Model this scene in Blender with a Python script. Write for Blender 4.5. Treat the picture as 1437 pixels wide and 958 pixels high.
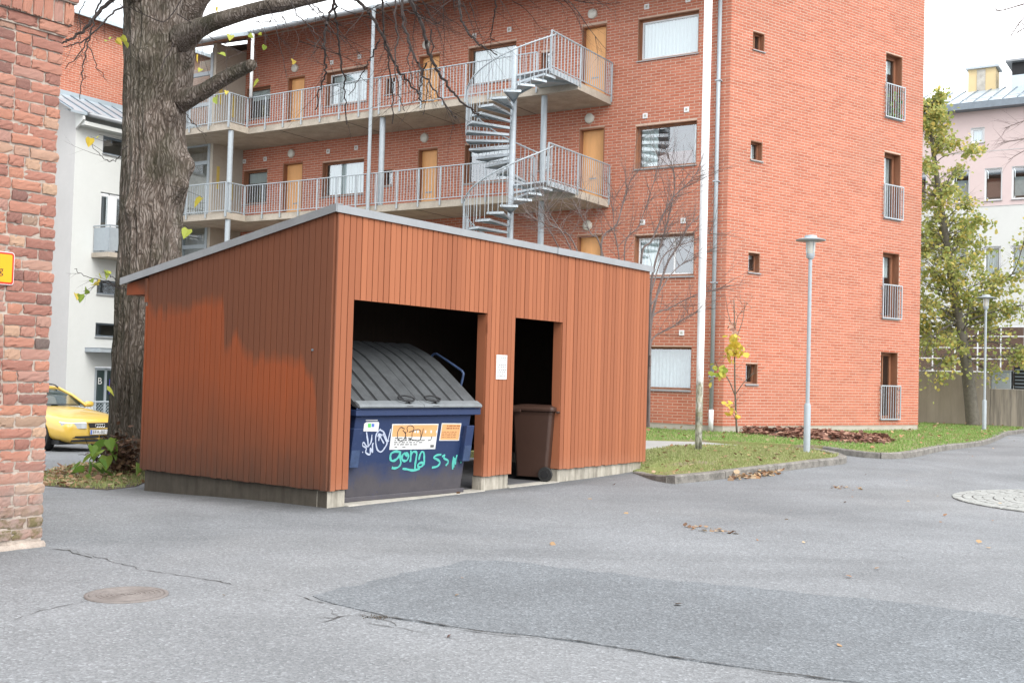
import bpy, bmesh, math, random
from mathutils import Vector as V, Matrix, noise
from mathutils.geometry import delaunay_2d_cdt
R = math.radians
random.seed(7)
S = bpy.context.scene
COL = S.collection
for o in list(bpy.data.objects): bpy.data.objects.remove(o)

# ------------------------------------------------------------------ camera
FPX, CH, PITCH, ROLL = 1547.0, 1.5, R(1.76), R(1.59)
fw = V((0, math.cos(PITCH), math.sin(PITCH)))
rt = V((1, 0, 0)); up = V((0, -math.sin(PITCH), math.cos(PITCH)))
cx = rt * math.cos(ROLL) + up * math.sin(ROLL)
cy = up * math.cos(ROLL) - rt * math.sin(ROLL)
CP = V((0, 0, CH))
cam = bpy.data.cameras.new('camera'); co = bpy.data.objects.new('camera', cam); COL.objects.link(co)
cam.sensor_width = 36; cam.lens = FPX / 1437 * 36; cam.clip_start = .1; cam.clip_end = 3000
co.matrix_world = Matrix(((cx.x, cy.x, -fw.x, 0), (cx.y, cy.y, -fw.y, 0), (cx.z, cy.z, -fw.z, CH), (0, 0, 0, 1)))
S.camera = co

# ------------------------------------------------------------------ world, sun, exposure
SUN_AZ, SUN_EL = R(146), R(42)
w = bpy.data.worlds.new('World'); S.world = w; w.use_nodes = True
nt = w.node_tree; nt.nodes.clear()
sky = nt.nodes.new('ShaderNodeTexSky'); sky.sky_type = 'NISHITA'; sky.sun_disc = False
sky.sun_elevation = SUN_EL; sky.sun_rotation = SUN_AZ; sky.air_density = 1.0; sky.dust_density = 4.0; sky.ozone_density = 1.0
hs = nt.nodes.new('ShaderNodeHueSaturation'); hs.inputs['Saturation'].default_value = .10
# an even layer of cloud: the sky's colour is mostly replaced by a flat pale grey of like brightness
mx = nt.nodes.new('ShaderNodeMix'); mx.data_type = 'RGBA'; mx.inputs[0].default_value = .78; mx.inputs[7].default_value = (10.0, 10.2, 10.5, 1)
bg = nt.nodes.new('ShaderNodeBackground'); bg.inputs[1].default_value = .12
ow = nt.nodes.new('ShaderNodeOutputWorld')
nt.links.new(sky.outputs[0], hs.inputs['Color']); nt.links.new(hs.outputs[0], mx.inputs[6])
nt.links.new(mx.outputs[2], bg.inputs[0]); nt.links.new(bg.outputs[0], ow.inputs[0])
sl = bpy.data.lights.new('sun', 'SUN'); sl.energy = 1.0; sl.angle = R(38); sl.color = (1, .96, .9)
so = bpy.data.objects.new('sun', sl); COL.objects.link(so)
sd = V((math.sin(SUN_AZ) * math.cos(SUN_EL), math.cos(SUN_AZ) * math.cos(SUN_EL), math.sin(SUN_EL)))
so.rotation_euler = (-sd).to_track_quat('-Z', 'Y').to_euler(); so.location = (0, 0, 60)
S.view_settings.view_transform = 'Standard'; S.view_settings.look = 'None'
S.view_settings.exposure = 1.36; S.view_settings.gamma = 1; S.view_settings.use_curve_mapping = False
S.render.engine = 'CYCLES'
S.cycles.max_bounces = 6; S.cycles.transparent_max_bounces = 8

# ------------------------------------------------------------------ helpers
def ray(a, b): return cx * (a - 718.5) - cy * (b - 479) + fw * FPX
def atz(a, b, z=0.0):
    d = ray(a, b); return CP + d * ((z - CH) / d.z)
def aty(a, b, y):
    d = ray(a, b); return CP + d * (y / d.y)
def pix(p):
    d = V(p) - CP; k = d.dot(fw)
    return 718.5 + FPX * d.dot(cx) / k, 479 - FPX * d.dot(cy) / k
def sm(t): t = max(0., min(1., t)); return t * t * (3 - 2 * t)
def interp(x, xs, ys):
    if x <= xs[0]: return ys[0]
    for i in range(1, len(xs)):
        if x <= xs[i]:
            t = (x - xs[i - 1]) / (xs[i] - xs[i - 1]); return ys[i - 1] + t * (ys[i] - ys[i - 1])
    return ys[-1]
def gz(x, y):
    r = .16 * sm((y - 15.) / 8) * sm((x - 0.) / 2.5)
    l = interp(y, [11.5, 14, 23.5, 34], [0, -.08, -.36, -.72]) * sm((-1.8 - x) / 2.5)
    return r + l

class MB:
    def __init__(s, M=None): s.v = []; s.f = []; s.m = []; s.mi = 0; s.M = M; s.fl = bool(M and M.determinant() < 0); s.uv = None
    def add(s, pts, faces):
        b = len(s.v)
        if s.M is not None: pts = [s.M @ V(p) for p in pts]
        s.v.extend([tuple(p) for p in pts])
        for f in faces:
            f = [b + i for i in f]
            s.f.append(f[::-1] if s.fl else f); s.m.append(s.mi)
    def box(s, x0, x1, y0, y1, z0, z1):
        s.add([(x0, y0, z0), (x1, y0, z0), (x1, y1, z0), (x0, y1, z0), (x0, y0, z1), (x1, y0, z1), (x1, y1, z1), (x0, y1, z1)],
              [(0, 3, 2, 1), (4, 5, 6, 7), (0, 1, 5, 4), (1, 2, 6, 5), (2, 3, 7, 6), (3, 0, 4, 7)]); return s
    def quad(s, *p): s.add(p, [tuple(range(len(p)))]); return s
    def prism(s, poly, z0, z1):
        n = len(poly); pts = [(x, y, z0) for x, y in poly] + [(x, y, z1) for x, y in poly]
        s.add(pts, [tuple(range(n))[::-1], tuple(range(n, 2 * n))] + [(i, (i + 1) % n, n + (i + 1) % n, n + i) for i in range(n)]); return s
    def loft(s, rings, cap=True, close=True):
        n = len(rings[0]); pts = [p for r in rings for p in r]; fs = []
        for k in range(len(rings) - 1):
            for i in range(n if close else n - 1):
                j = (i + 1) % n; fs.append((k * n + i, k * n + j, (k + 1) * n + j, (k + 1) * n + i))
        if cap: fs += [tuple(range(n))[::-1], tuple(range((len(rings) - 1) * n, len(rings) * n))]
        s.add(pts, fs); return s
    def tube(s, pts, r, n=6, cap=True):
        pts = [V(p) for p in pts]; m = len(pts)
        if not hasattr(r, '__len__'): r = [r] * m
        rings = []; ref = None
        for i in range(m):
            t = (pts[min(i + 1, m - 1)] - pts[max(i - 1, 0)])
            if t.length < 1e-9: t = V((0, 0, 1))
            t.normalize()
            if ref is None: ref = t.orthogonal().normalized()
            a = ref - t * ref.dot(t)
            if a.length < 1e-6: a = t.orthogonal()
            a.normalize(); ref = a; b = t.cross(a)
            rings.append([pts[i] + (a * math.cos(2 * math.pi * k / n) + b * math.sin(2 * math.pi * k / n)) * r[i] for k in range(n)])
        return s.loft(rings, cap)
    def lathe(s, prof, n=16, c=(0, 0), cap=True):
        return s.loft([[(c[0] + r * math.cos(2 * math.pi * k / n), c[1] + r * math.sin(2 * math.pi * k / n), z) for k in range(n)] for r, z in prof], cap)
    def build(s, name, mat=None, parent=None, smooth=False, bevel=0, kind=None, label=None, loc=None):
        me = bpy.data.meshes.new(name); me.from_pydata(s.v, [], s.f)
        mats = mat if isinstance(mat, (list, tuple)) else [mat]
        for m in mats: me.materials.append(m)
        if len(mats) > 1: me.polygons.foreach_set('material_index', s.m)
        if smooth:
            me.polygons.foreach_set('use_smooth', [True] * len(me.polygons))
            if smooth == 'auto': me.set_sharp_from_angle(angle=R(35))
        me.update()
        return link(name, me, parent, bevel, kind, label, loc)
def each(mb, name, mat, parent=None, **kw):
    """one object per connected piece"""
    par = list(range(len(mb.v)))
    def fd(i):
        while par[i] != i: par[i] = par[par[i]]; i = par[i]
        return i
    for f in mb.f:
        for i in f[1:]: par[fd(i)] = fd(f[0])
    g = {}
    for f in mb.f: g.setdefault(fd(f[0]), []).append(f)
    out = []
    for fs in g.values():
        idx = sorted({i for f in fs for i in f}); mp = {i: k for k, i in enumerate(idx)}
        q = MB(); q.v = [mb.v[i] for i in idx]; q.f = [[mp[i] for i in f] for f in fs]; q.m = [0] * len(fs); out.append(q.build(name, mat, parent, **kw))
    return out
def link(name, me, parent=None, bevel=0, kind=None, label=None, loc=None):
    o = bpy.data.objects.new(name, me); COL.objects.link(o)
    if parent: o.parent = parent
    if loc: o.location = loc
    if bevel:
        b = o.modifiers.new('b', 'BEVEL'); b.width = bevel; b.segments = 2; b.limit_method = 'ANGLE'; b.angle_limit = R(40)
    if kind: o['kind'] = kind
    if label: o['label'] = label
    return o
def thing(name, label, cat, loc=(0, 0, 0), rz=0, group=None):
    o = bpy.data.objects.new(name, None); COL.objects.link(o); o.location = loc; o.rotation_euler = (0, 0, rz)
    o.empty_display_size = .2
    return tag(o, label, cat, group)
def tag(o, label, cat, group=None):
    o['label'] = label; o['category'] = cat
    if group: o['group'] = group
    return o
def tri_fill(poly, step, zf):
    """triangulated sheet over a polygon (xy), z from zf"""
    xs = [p[0] for p in poly]; ys = [p[1] for p in poly]
    pts = [V((p[0], p[1])) for p in poly]; n = len(pts)
    y = min(ys) + step / 2
    while y < max(ys):
        x = min(xs) + step / 2
        while x < max(xs):
            if inside(x, y, poly): pts.append(V((x + random.uniform(-.1, .1) * step, y + random.uniform(-.1, .1) * step)))
            x += step
        y += step
    r = delaunay_2d_cdt(pts, [], [list(range(n))], 1, 1e-5)
    return [(p.x, p.y, zf(p.x, p.y)) for p in r[0]], [tuple(f) for f in r[2]]
def inside(x, y, poly):
    c = False; n = len(poly); j = n - 1
    for i in range(n):
        xi, yi = poly[i][0], poly[i][1]; xj, yj = poly[j][0], poly[j][1]
        if (yi > y) != (yj > y) and x < (xj - xi) * (y - yi) / (yj - yi) + xi: c = not c
        j = i
    return c
def smooth_line(pts, k=6):
    pts = [V(p) for p in pts]; out = []
    P = [pts[0] * 2 - pts[1]] + pts + [pts[-1] * 2 - pts[-2]]
    for i in range(1, len(P) - 2):
        for j in range(k):
            t = j / k; a, b, c, d = P[i - 1], P[i], P[i + 1], P[i + 2]
            out.append(.5 * ((2 * b) + (c - a) * t + (2 * a - 5 * b + 4 * c - d) * t * t + (3 * b - a - 3 * c + d) * t ** 3))
    out.append(pts[-1]); return out

# ------------------------------------------------------------------ materials
class NT:
    def __init__(s, name):
        s.mat = bpy.data.materials.new(name); s.mat.use_nodes = True; s.t = s.mat.node_tree
        s.b = s.t.nodes['Principled BSDF']; s.out = s.t.nodes['Material Output']; s.tc = s.t.nodes.new('ShaderNodeTexCoord'); s.co = s.tc.outputs['Object']
    def n(s, ty, **kw):
        o = s.t.nodes.new('ShaderNode' + ty)
        for k, v in kw.items():
            if k.startswith('i_'):
                o.inputs[k[2:]].default_value = v
            else: setattr(o, k, v)
        return o
    def l(s, a, b): s.t.links.new(a, b)
    def map(s, scale=(1, 1, 1), src=None):
        m = s.n('Mapping'); m.inputs['Scale'].default_value = scale; s.l(src or s.co, m.inputs[0]); return m.outputs[0]
    def noise(s, scale, detail=3, rough=.55, src=None, dist=0):
        o = s.n('TexNoise'); o.inputs['Scale'].default_value = scale; o.inputs['Detail'].default_value = detail; o.inputs['Roughness'].default_value = rough
        o.inputs['Distortion'].default_value = dist
        s.l(src or s.co, o.inputs['Vector']); return o.outputs['Fac']
    def ramp(s, fac, stops):
        o = s.n('ValToRGB'); e = o.color_ramp.elements
        while len(e) < len(stops): e.new(.5)
        for k, (p, c) in enumerate(stops):
            e[k].position = p; e[k].color = (*c, 1) if hasattr(c, '__len__') else (c, c, c, 1)
        s.l(fac, o.inputs[0]); return o.outputs[0]
    def mix(s, fac, a, b, mode='MIX'):
        o = s.n('Mix', data_type='RGBA', blend_type=mode)
        for sock, val in ((o.inputs[0], fac), (o.inputs[6], a), (o.inputs[7], b)):
            if hasattr(val, 'links'): s.l(val, sock)
            elif hasattr(val, '__len__'): sock.default_value = (*val, 1) if len(val) == 3 else val
            else: sock.default_value = val if sock.type == 'VALUE' else (val, val, val, 1)
        return o.outputs[2]
    def step(s, v, a, b):
        o = s.n('MapRange'); o.clamp = True; o.inputs[1].default_value = a; o.inputs[2].default_value = b; s.l(v, o.inputs[0]); return o.outputs[0]
    def math(s, op, a, b=None, c=None):
        o = s.n('Math', operation=op)
        for k, val in enumerate((a, b, c)):
            if val is None: continue
            if hasattr(val, 'links'): s.l(val, o.inputs[k])
            else: o.inputs[k].default_value = val
        return o.outputs[0]
    def rand(s):
        oi = s.n('ObjectInfo'); ge = s.n('NewGeometry')
        return s.math('FRACT', s.math('ADD', oi.outputs['Random'], ge.outputs['Random Per Island']))
    def xyz(s):
        o = s.n('SeparateXYZ'); s.l(s.co, o.inputs[0]); return o.outputs
    def fin(s, col=None, rough=.8, metal=0, spec=.3, bump=None, bs=.3, bd=.01):
        if col is not None:
            if hasattr(col, 'links'): s.l(col, s.b.inputs['Base Color'])
            else: s.b.inputs['Base Color'].default_value = (*col, 1)
        if hasattr(rough, 'links'): s.l(rough, s.b.inputs['Roughness'])
        else: s.b.inputs['Roughness'].default_value = rough
        s.b.inputs['Metallic'].default_value = metal; s.b.inputs['Specular IOR Level'].default_value = spec
        if bump is not None:
            o = s.n('Bump'); o.inputs['Strength'].default_value = bs; o.inputs['Distance'].default_value = bd
            s.l(bump, o.inputs['Height']); s.l(o.outputs[0], s.b.inputs['Normal'])
        return s.mat
def plain(name, c, rough=.7, metal=0, spec=.3, var=.25, scale=6, bs=0, bscale=40, stretch=(1, 1, 1)):
    m = NT(name); src = m.map(stretch)
    a = m.noise(scale, 4, .6, src); b = m.noise(scale * 7, 3, .6, src)
    f = m.math('ADD', m.math('MULTIPLY', a, .65), m.math('MULTIPLY', b, .35))
    col = m.ramp(f, [(.3, [x * (1 - var) for x in c]), (.7, [min(1, x * (1 + var)) for x in c])])
    return m.fin(col, rough, metal, spec, m.noise(bscale, 3, .6, src) if bs else None, bs, .01)
def leafy(name, cols, rough=.6, trans=.3):
    m = NT(name); r = m.rand(); n = len(cols)
    col = m.ramp(r, [((k + .5) / n, c) for k, c in enumerate(cols)])
    m.fin(col, rough, 0, .2)
    tr = m.n('BsdfTranslucent'); m.l(col, tr.inputs[0]); ms = m.n('MixShader'); ms.inputs[0].default_value = trans
    m.l(m.b.outputs[0], ms.inputs[1]); m.l(tr.outputs[0], ms.inputs[2]); m.l(ms.outputs[0], m.out.inputs[0]); return m.mat

def brick_mat(name, cols, dirt=(.2, .12, .09), big=.5):
    m = NT(name); col = m.ramp(m.rand(), [(k / (len(cols) - 1), c) for k, c in enumerate(cols)])
    col = m.mix(m.math('MULTIPLY', m.ramp(m.noise(big, 4), [(.45, 0), (.75, 1)]), .30), col, dirt)
    col = m.mix(m.ramp(m.noise(55, 4, .7), [(.35, 0), (.8, .35)]), col, [min(1, c * 1.35) for c in cols[len(cols) // 2]])
    col = m.mix(1, col, m.ramp(m.noise(.9, 4, .6, m.map((.5, .5, 3.2))), [(.3, .90), (.7, 1.07)]), 'MULTIPLY')
    col = m.mix(m.ramp(m.noise(1.3, 5, .7, m.map((1.2, 1.2, .12))), [(.55, 0), (.8, .28)]), col, dirt)
    return m.fin(col, .85, 0, .2, m.noise(80, 4, .7), .25, .004)
M = {}
M['brick'] = brick_mat('facade brick', [(.32, .100, .060), (.36, .120, .073), (.385, .134, .083), (.405, .146, .092), (.34, .110, .066)])
M['mortar'] = plain('facade mortar', (.46, .335, .265), .9, var=.15, scale=20)
def old_brick():
    m = NT('weathered brick'); col = m.ramp(m.rand(), [(0, (.22, .115, .098)), (.1, (.33, .152, .118)), (.3, (.40, .185, .138)), (.5, (.45, .21, .152)), (.7, (.49, .225, .15)), (.85, (.42, .235, .19)), (.965, (.53, .35, .235)), (1, (.13, .105, .10))])
    x, y, z = m.xyz()
    n = m.noise(14, 5, .7); n2 = m.noise(60, 4, .7)
    col = m.mix(m.ramp(n, [(.45, 0), (.7, .5)]), col, (.36, .24, .20))
    col = m.mix(m.ramp(n2, [(.55, 0), (.75, .4)]), col, (.16, .08, .06))
    return m, col, n2
def _ob():
    m, col, n2 = old_brick()
    ge = m.n('NewGeometry'); sp = m.n('SeparateXYZ'); m.l(ge.outputs['Position'], sp.inputs[0]); z = sp.outputs[2]
    pale = m.math('MULTIPLY', m.ramp(z, [(.38, 1), (.75, 0)]), m.ramp(m.noise(5, 3, .6, ge.outputs['Position']), [(.3, .35), (.6, .95)]))
    col = m.mix(pale, col, (.37, .285, .25))
    moss = m.math('MULTIPLY', m.ramp(z, [(.22, 1), (.36, 0)]), m.ramp(m.noise(9, 4, .7, ge.outputs['Position']), [(.42, 0), (.6, .8)]))
    col = m.mix(moss, col, (.13, .12, .04))
    return m.fin(col, .9, 0, .15, m.math('ADD', n2, m.noise(130, 3, .8)), .9, .008)
M['oldbrick'] = _ob()
M['oldmortar'] = plain('old lime mortar', (.33, .28, .24), .95, var=.3, scale=14, bs=.8, bscale=60)
M['plinth'] = plain('pale concrete plinth', (.35, .325, .28), .9, var=.12, scale=3, bs=.15)
M['concrete'] = plain('grey concrete', (.36, .34, .30), .9, var=.3, scale=4, bs=.3, bscale=50)
M['slab'] = plain('gallery concrete', (.34, .30, .25), .9, var=.25, scale=2.5, bs=.2, bscale=40)
M['beige'] = plain('beige concrete wall', (.36, .325, .275), .9, var=.1, scale=1.5)
M['galv'] = plain('galvanised steel', (.36, .40, .43), .5, .3, .5, var=.14, scale=12)
M['galvpaint'] = plain('pale grey painted steel', (.30, .335, .36), .5, .1, .4, var=.08, scale=9)
M['flash'] = plain('sheet metal flashing', (.235, .245, .255), .42, .35, .5, var=.12, scale=5)
M['roofmetal'] = plain('seamed roof metal', (.40, .46, .50), .35, .4, .5, var=.1, scale=1.5)
M['darkmetal'] = plain('dark grey gutter metal', (.16, .19, .22), .5, .3, .4, var=.15)
M['wood'] = plain('brown window timber', (.235, .105, .058), .6, var=.25, scale=8, stretch=(1, 1, .15))
M['door'] = plain('orange brown door panel', (.66, .35, .145), .5, var=.12, scale=3, stretch=(1, 1, .2))
M['white'] = plain('white paint', (.62, .63, .64), .5, var=.05, scale=5)
M['render'] = plain('white render', (.50, .51, .495), .9, var=.04, scale=.8, bs=.1)
M['greyrender'] = plain('pale grey render', (.43, .425, .42), .9, var=.05, scale=.8)
M['pink'] = plain('pale pink render', (.50, .41, .40), .9, var=.04, scale=.6)
M['cream'] = plain('cream sheet cladding', (.52, .41, .23), .7, var=.05, scale=2)
M['black'] = plain('black plastic', (.015, .015, .016), .5, var=.2)
M['room'] = plain('dim room', (.05, .046, .042), .9, var=.3, scale=1.5)
M['brownpanel'] = plain('brown panel', (.17, .07, .05), .8, var=.2, scale=3)
M['lampglass'] = plain('opal lamp glass', (.52, .51, .46), .25, 0, .5, var=.05)
M['curtain'] = plain('pale curtain', (.56, .61, .62), .9, var=.08, scale=5, stretch=(6, 6, .3))
M['greycurtain'] = plain('grey blind', (.40, .44, .45), .9, var=.2, scale=7)
def glass():
    m = NT('window glass'); gl = m.n('BsdfGlossy'); gl.inputs['Roughness'].default_value = .03; gl.inputs['Color'].default_value = (.92, .96, 1, 1)
    tr = m.n('BsdfTransparent'); tr.inputs[0].default_value = (.80, .86, .86, 1); ms = m.n('MixShader'); ms.inputs[0].default_value = .23
    m.l(tr.outputs[0], ms.inputs[1]); m.l(gl.outputs[0], ms.inputs[2]); m.l(ms.outputs[0], m.out.inputs[0]); return m.mat
M['glass'] = glass()
def asphalt(name, c, speck, worn):
    m = NT(name)
    base = m.ramp(m.noise(.55, 5, .6), [(.3, [x * .84 for x in c]), (.7, [x * 1.13 for x in c])])
    base = m.mix(1, base, m.ramp(m.noise(.16, 4, .6, m.map((1, 1.6, 1)), .8), [(.33, .76), (.5, .98), (.68, 1.12)]), 'MULTIPLY')
    base = m.mix(m.math('MULTIPLY', m.ramp(m.noise(.22, 3, .6, dist=.6), [(.5, 0), (.7, 1)]), .35), base, worn)
    st = m.ramp(m.noise(1.7, 6, .75, dist=.4), [(.55, 0), (.72, .6)])
    base = m.mix(st, base, [x * .78 for x in c])
    vo = m.n('TexVoronoi'); vo.inputs['Scale'].default_value = 75; m.l(m.co, vo.inputs['Vector'])
    rc = m.n('SeparateColor'); m.l(vo.outputs['Color'], rc.inputs[0])
    gr = m.ramp(rc.outputs[0], [(0, .66), (.35, .90), (.75, 1.04), (.92, 1.25), (1, 1.6)])
    g2 = m.ramp(m.noise(160, 3, .75), [(.25, .72), (.75, 1.28)])
    vd = m.ramp(m.noise(28, 4, .7), [(.3, .9), (.7, 1.1)])
    col = m.mix(speck, base, m.mix(1, m.mix(1, base, gr, 'MULTIPLY'), g2, 'MULTIPLY')); col = m.mix(1, col, vd, 'MULTIPLY')
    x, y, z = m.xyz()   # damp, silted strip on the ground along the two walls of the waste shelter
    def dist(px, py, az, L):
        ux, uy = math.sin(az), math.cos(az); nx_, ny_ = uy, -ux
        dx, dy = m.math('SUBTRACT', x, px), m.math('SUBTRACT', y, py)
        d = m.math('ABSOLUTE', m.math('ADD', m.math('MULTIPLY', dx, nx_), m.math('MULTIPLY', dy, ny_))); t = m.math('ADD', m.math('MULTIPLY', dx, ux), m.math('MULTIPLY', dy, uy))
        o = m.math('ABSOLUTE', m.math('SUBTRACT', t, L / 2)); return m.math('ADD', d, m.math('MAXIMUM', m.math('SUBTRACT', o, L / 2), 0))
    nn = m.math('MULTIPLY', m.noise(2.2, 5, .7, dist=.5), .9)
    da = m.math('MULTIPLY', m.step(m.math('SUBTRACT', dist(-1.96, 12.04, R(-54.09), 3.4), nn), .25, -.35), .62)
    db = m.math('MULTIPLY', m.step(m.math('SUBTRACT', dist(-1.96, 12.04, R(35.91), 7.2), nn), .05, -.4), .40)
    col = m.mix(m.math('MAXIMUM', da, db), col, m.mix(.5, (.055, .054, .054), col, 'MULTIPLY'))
    return m.fin(col, .88, 0, .25, m.math('ADD', m.noise(120, 3, .7), vo.outputs['Distance']), .55, .006)
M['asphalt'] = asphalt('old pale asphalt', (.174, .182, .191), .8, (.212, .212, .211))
M['patch'] = asphalt('newer darker asphalt', (.136, .147, .158), .95, (.150, .158, .166))
M['crack'] = plain('dark dirt in crack', (.045, .042, .038), .95, var=.4, scale=15)
M['path'] = plain('pale concrete path', (.29, .285, .275), .9, var=.12, scale=2, bs=.2)
M['kerb'] = plain('granite kerb', (.165, .155, .14), .85, var=.6, scale=7, bs=.5, bscale=45)
M['cobble'] = plain('pale sett stone', (.255, .26, .25), .85, var=.25, scale=8, bs=.4, bscale=40)
M['iron'] = plain('worn cast iron', (.165, .147, .138), .7, .15, .4, var=.25, scale=16, bs=.2)
def soil():
    m = NT('lawn soil'); c = m.ramp(m.noise(1.1, 5, .65), [(.36, (.21, .175, .13)), (.48, (.20, .20, .085)), (.66, (.17, .215, .065))])
    c = m.mix(m.ramp(m.noise(18, 4, .7), [(.4, 0), (.8, .5)]), c, (.19, .17, .08)); return m.fin(c, .95, 0, .1, m.noise(30, 4, .7), .6, .03)
M['lawn'] = soil()
M['dirt'] = plain('dark leaf mould', (.075, .06, .045), .95, var=.5, scale=6, bs=.7, bscale=30)
M['grass'] = leafy('grass blades', [(.24, .285, .11), (.28, .315, .13), (.22, .265, .095), (.37, .345, .19), (.26, .29, .11)], .6, .3)
M['brightgrass'] = leafy('fresh grass blades', [(.155, .27, .065), (.185, .30, .08), (.17, .275, .07), (.27, .31, .13)], .6, .3)
M['deadleaf'] = leafy('brown fallen leaves', [(.17, .08, .058), (.24, .125, .09), (.29, .155, .112), (.10, .05, .038), (.22, .11, .078), (.36, .22, .16)], .7, .15)
M['moulder'] = leafy('dark dry leaves', [(.075, .04, .026), (.11, .06, .038), (.05, .03, .02), (.14, .085, .05)], .8, .1)
M['litter'] = leafy('yellow brown leaf litter', [(.30, .17, .09), (.22, .115, .065), (.38, .26, .14), (.15, .085, .055), (.42, .32, .21)], .7, .15)
M['greenleaf'] = leafy('green leaves', [(.10, .2, .03), (.17, .27, .05), (.08, .16, .03), (.22, .3, .06)], .5, .35)
M['limeleaf'] = leafy('yellow green leaves', [(.30, .36, .06), (.45, .42, .07), (.24, .34, .06), (.55, .46, .10)], .5, .4)
M['yellowleaf'] = leafy('yellow leaves', [(.60, .44, .06), (.66, .50, .10), (.50, .42, .07)], .5, .4)
M['treeleaf'] = leafy('autumn crown leaves', [(.26, .31, .09), (.32, .36, .11), (.38, .40, .13), (.21, .26, .08), (.46, .42, .14), (.58, .46, .12), (.35, .37, .13)], .55, .45)
def bark():
    m = NT('furrowed bark')
    wn = m.n('TexNoise'); wn.inputs['Scale'].default_value = 2.2; wn.inputs['Detail'].default_value = 4; m.l(m.map((1, 1, .7)), wn.inputs['Vector'])
    va = m.n('VectorMath', operation='MULTIPLY_ADD'); m.l(wn.outputs['Color'], va.inputs[0]); va.inputs[1].default_value = (.34, .34, .3); m.l(m.co, va.inputs[2])
    s1 = m.map((17, 17, 1.9), va.outputs[0]); s2 = m.map((42, 42, 7), va.outputs[0])
    a = m.noise(1.6, 5, .65, s1, .5); b = m.noise(2, 4, .7, s2)
    vo = m.n('TexVoronoi', feature='DISTANCE_TO_EDGE'); vo.inputs['Scale'].default_value = 1.5; m.l(s1, vo.inputs['Vector'])
    h = m.math('ADD', m.math('MULTIPLY', a, .7), m.math('ADD', m.math('MULTIPLY', b, .45), m.math('MULTIPLY', m.math('MINIMUM', vo.outputs['Distance'], .25), 1.6)))
    h = m.math('MULTIPLY', h, .8); h = m.math('ADD', h, m.math('MULTIPLY', m.math('SUBTRACT', m.noise(1.1, 3, .6, m.map((2.2, 2.2, .5))), .5), .35)); c = m.ramp(h, [(.28, (.028, .022, .018)), (.44, (.088, .068, .055)), (.62, (.175, .142, .120)), (.86, (.31, .27, .24))])
    lw = m.step(m.xyz()[2], 2.9, 1.2); c = m.mix(m.math('MULTIPLY', m.ramp(m.noise(1.6, 4, .6), [(.48, 0), (.62, 1)]), .45), c, (.045, .05, .028)); c = m.mix(m.math('MULTIPLY', lw, .6), c, (.030, .028, .020))
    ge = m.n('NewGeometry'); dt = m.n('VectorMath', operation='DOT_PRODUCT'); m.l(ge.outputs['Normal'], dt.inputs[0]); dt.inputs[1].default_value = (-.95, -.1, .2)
    c = m.mix(m.math('MULTIPLY', m.step(m.math('ADD', dt.outputs['Value'], m.math('MULTIPLY', m.noise(2.5, 4), .5)), .55, 1.1), .7), c, (.030, .031, .020))   # shade painted on the faces turned to the left
    return m.fin(c, .92, 0, .15, h, 1, .05)
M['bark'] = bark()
M['twig'] = plain('dark twig bark', (.030, .023, .021), .85, var=.3, scale=5)
M['paletwig'] = plain('grey twig bark', (.115, .09, .083), .85, var=.3, scale=6)
M['stem'] = plain('grey stem bark', (.125, .115, .095), .9, var=.3, scale=10, bs=.4, bscale=40)
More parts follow.
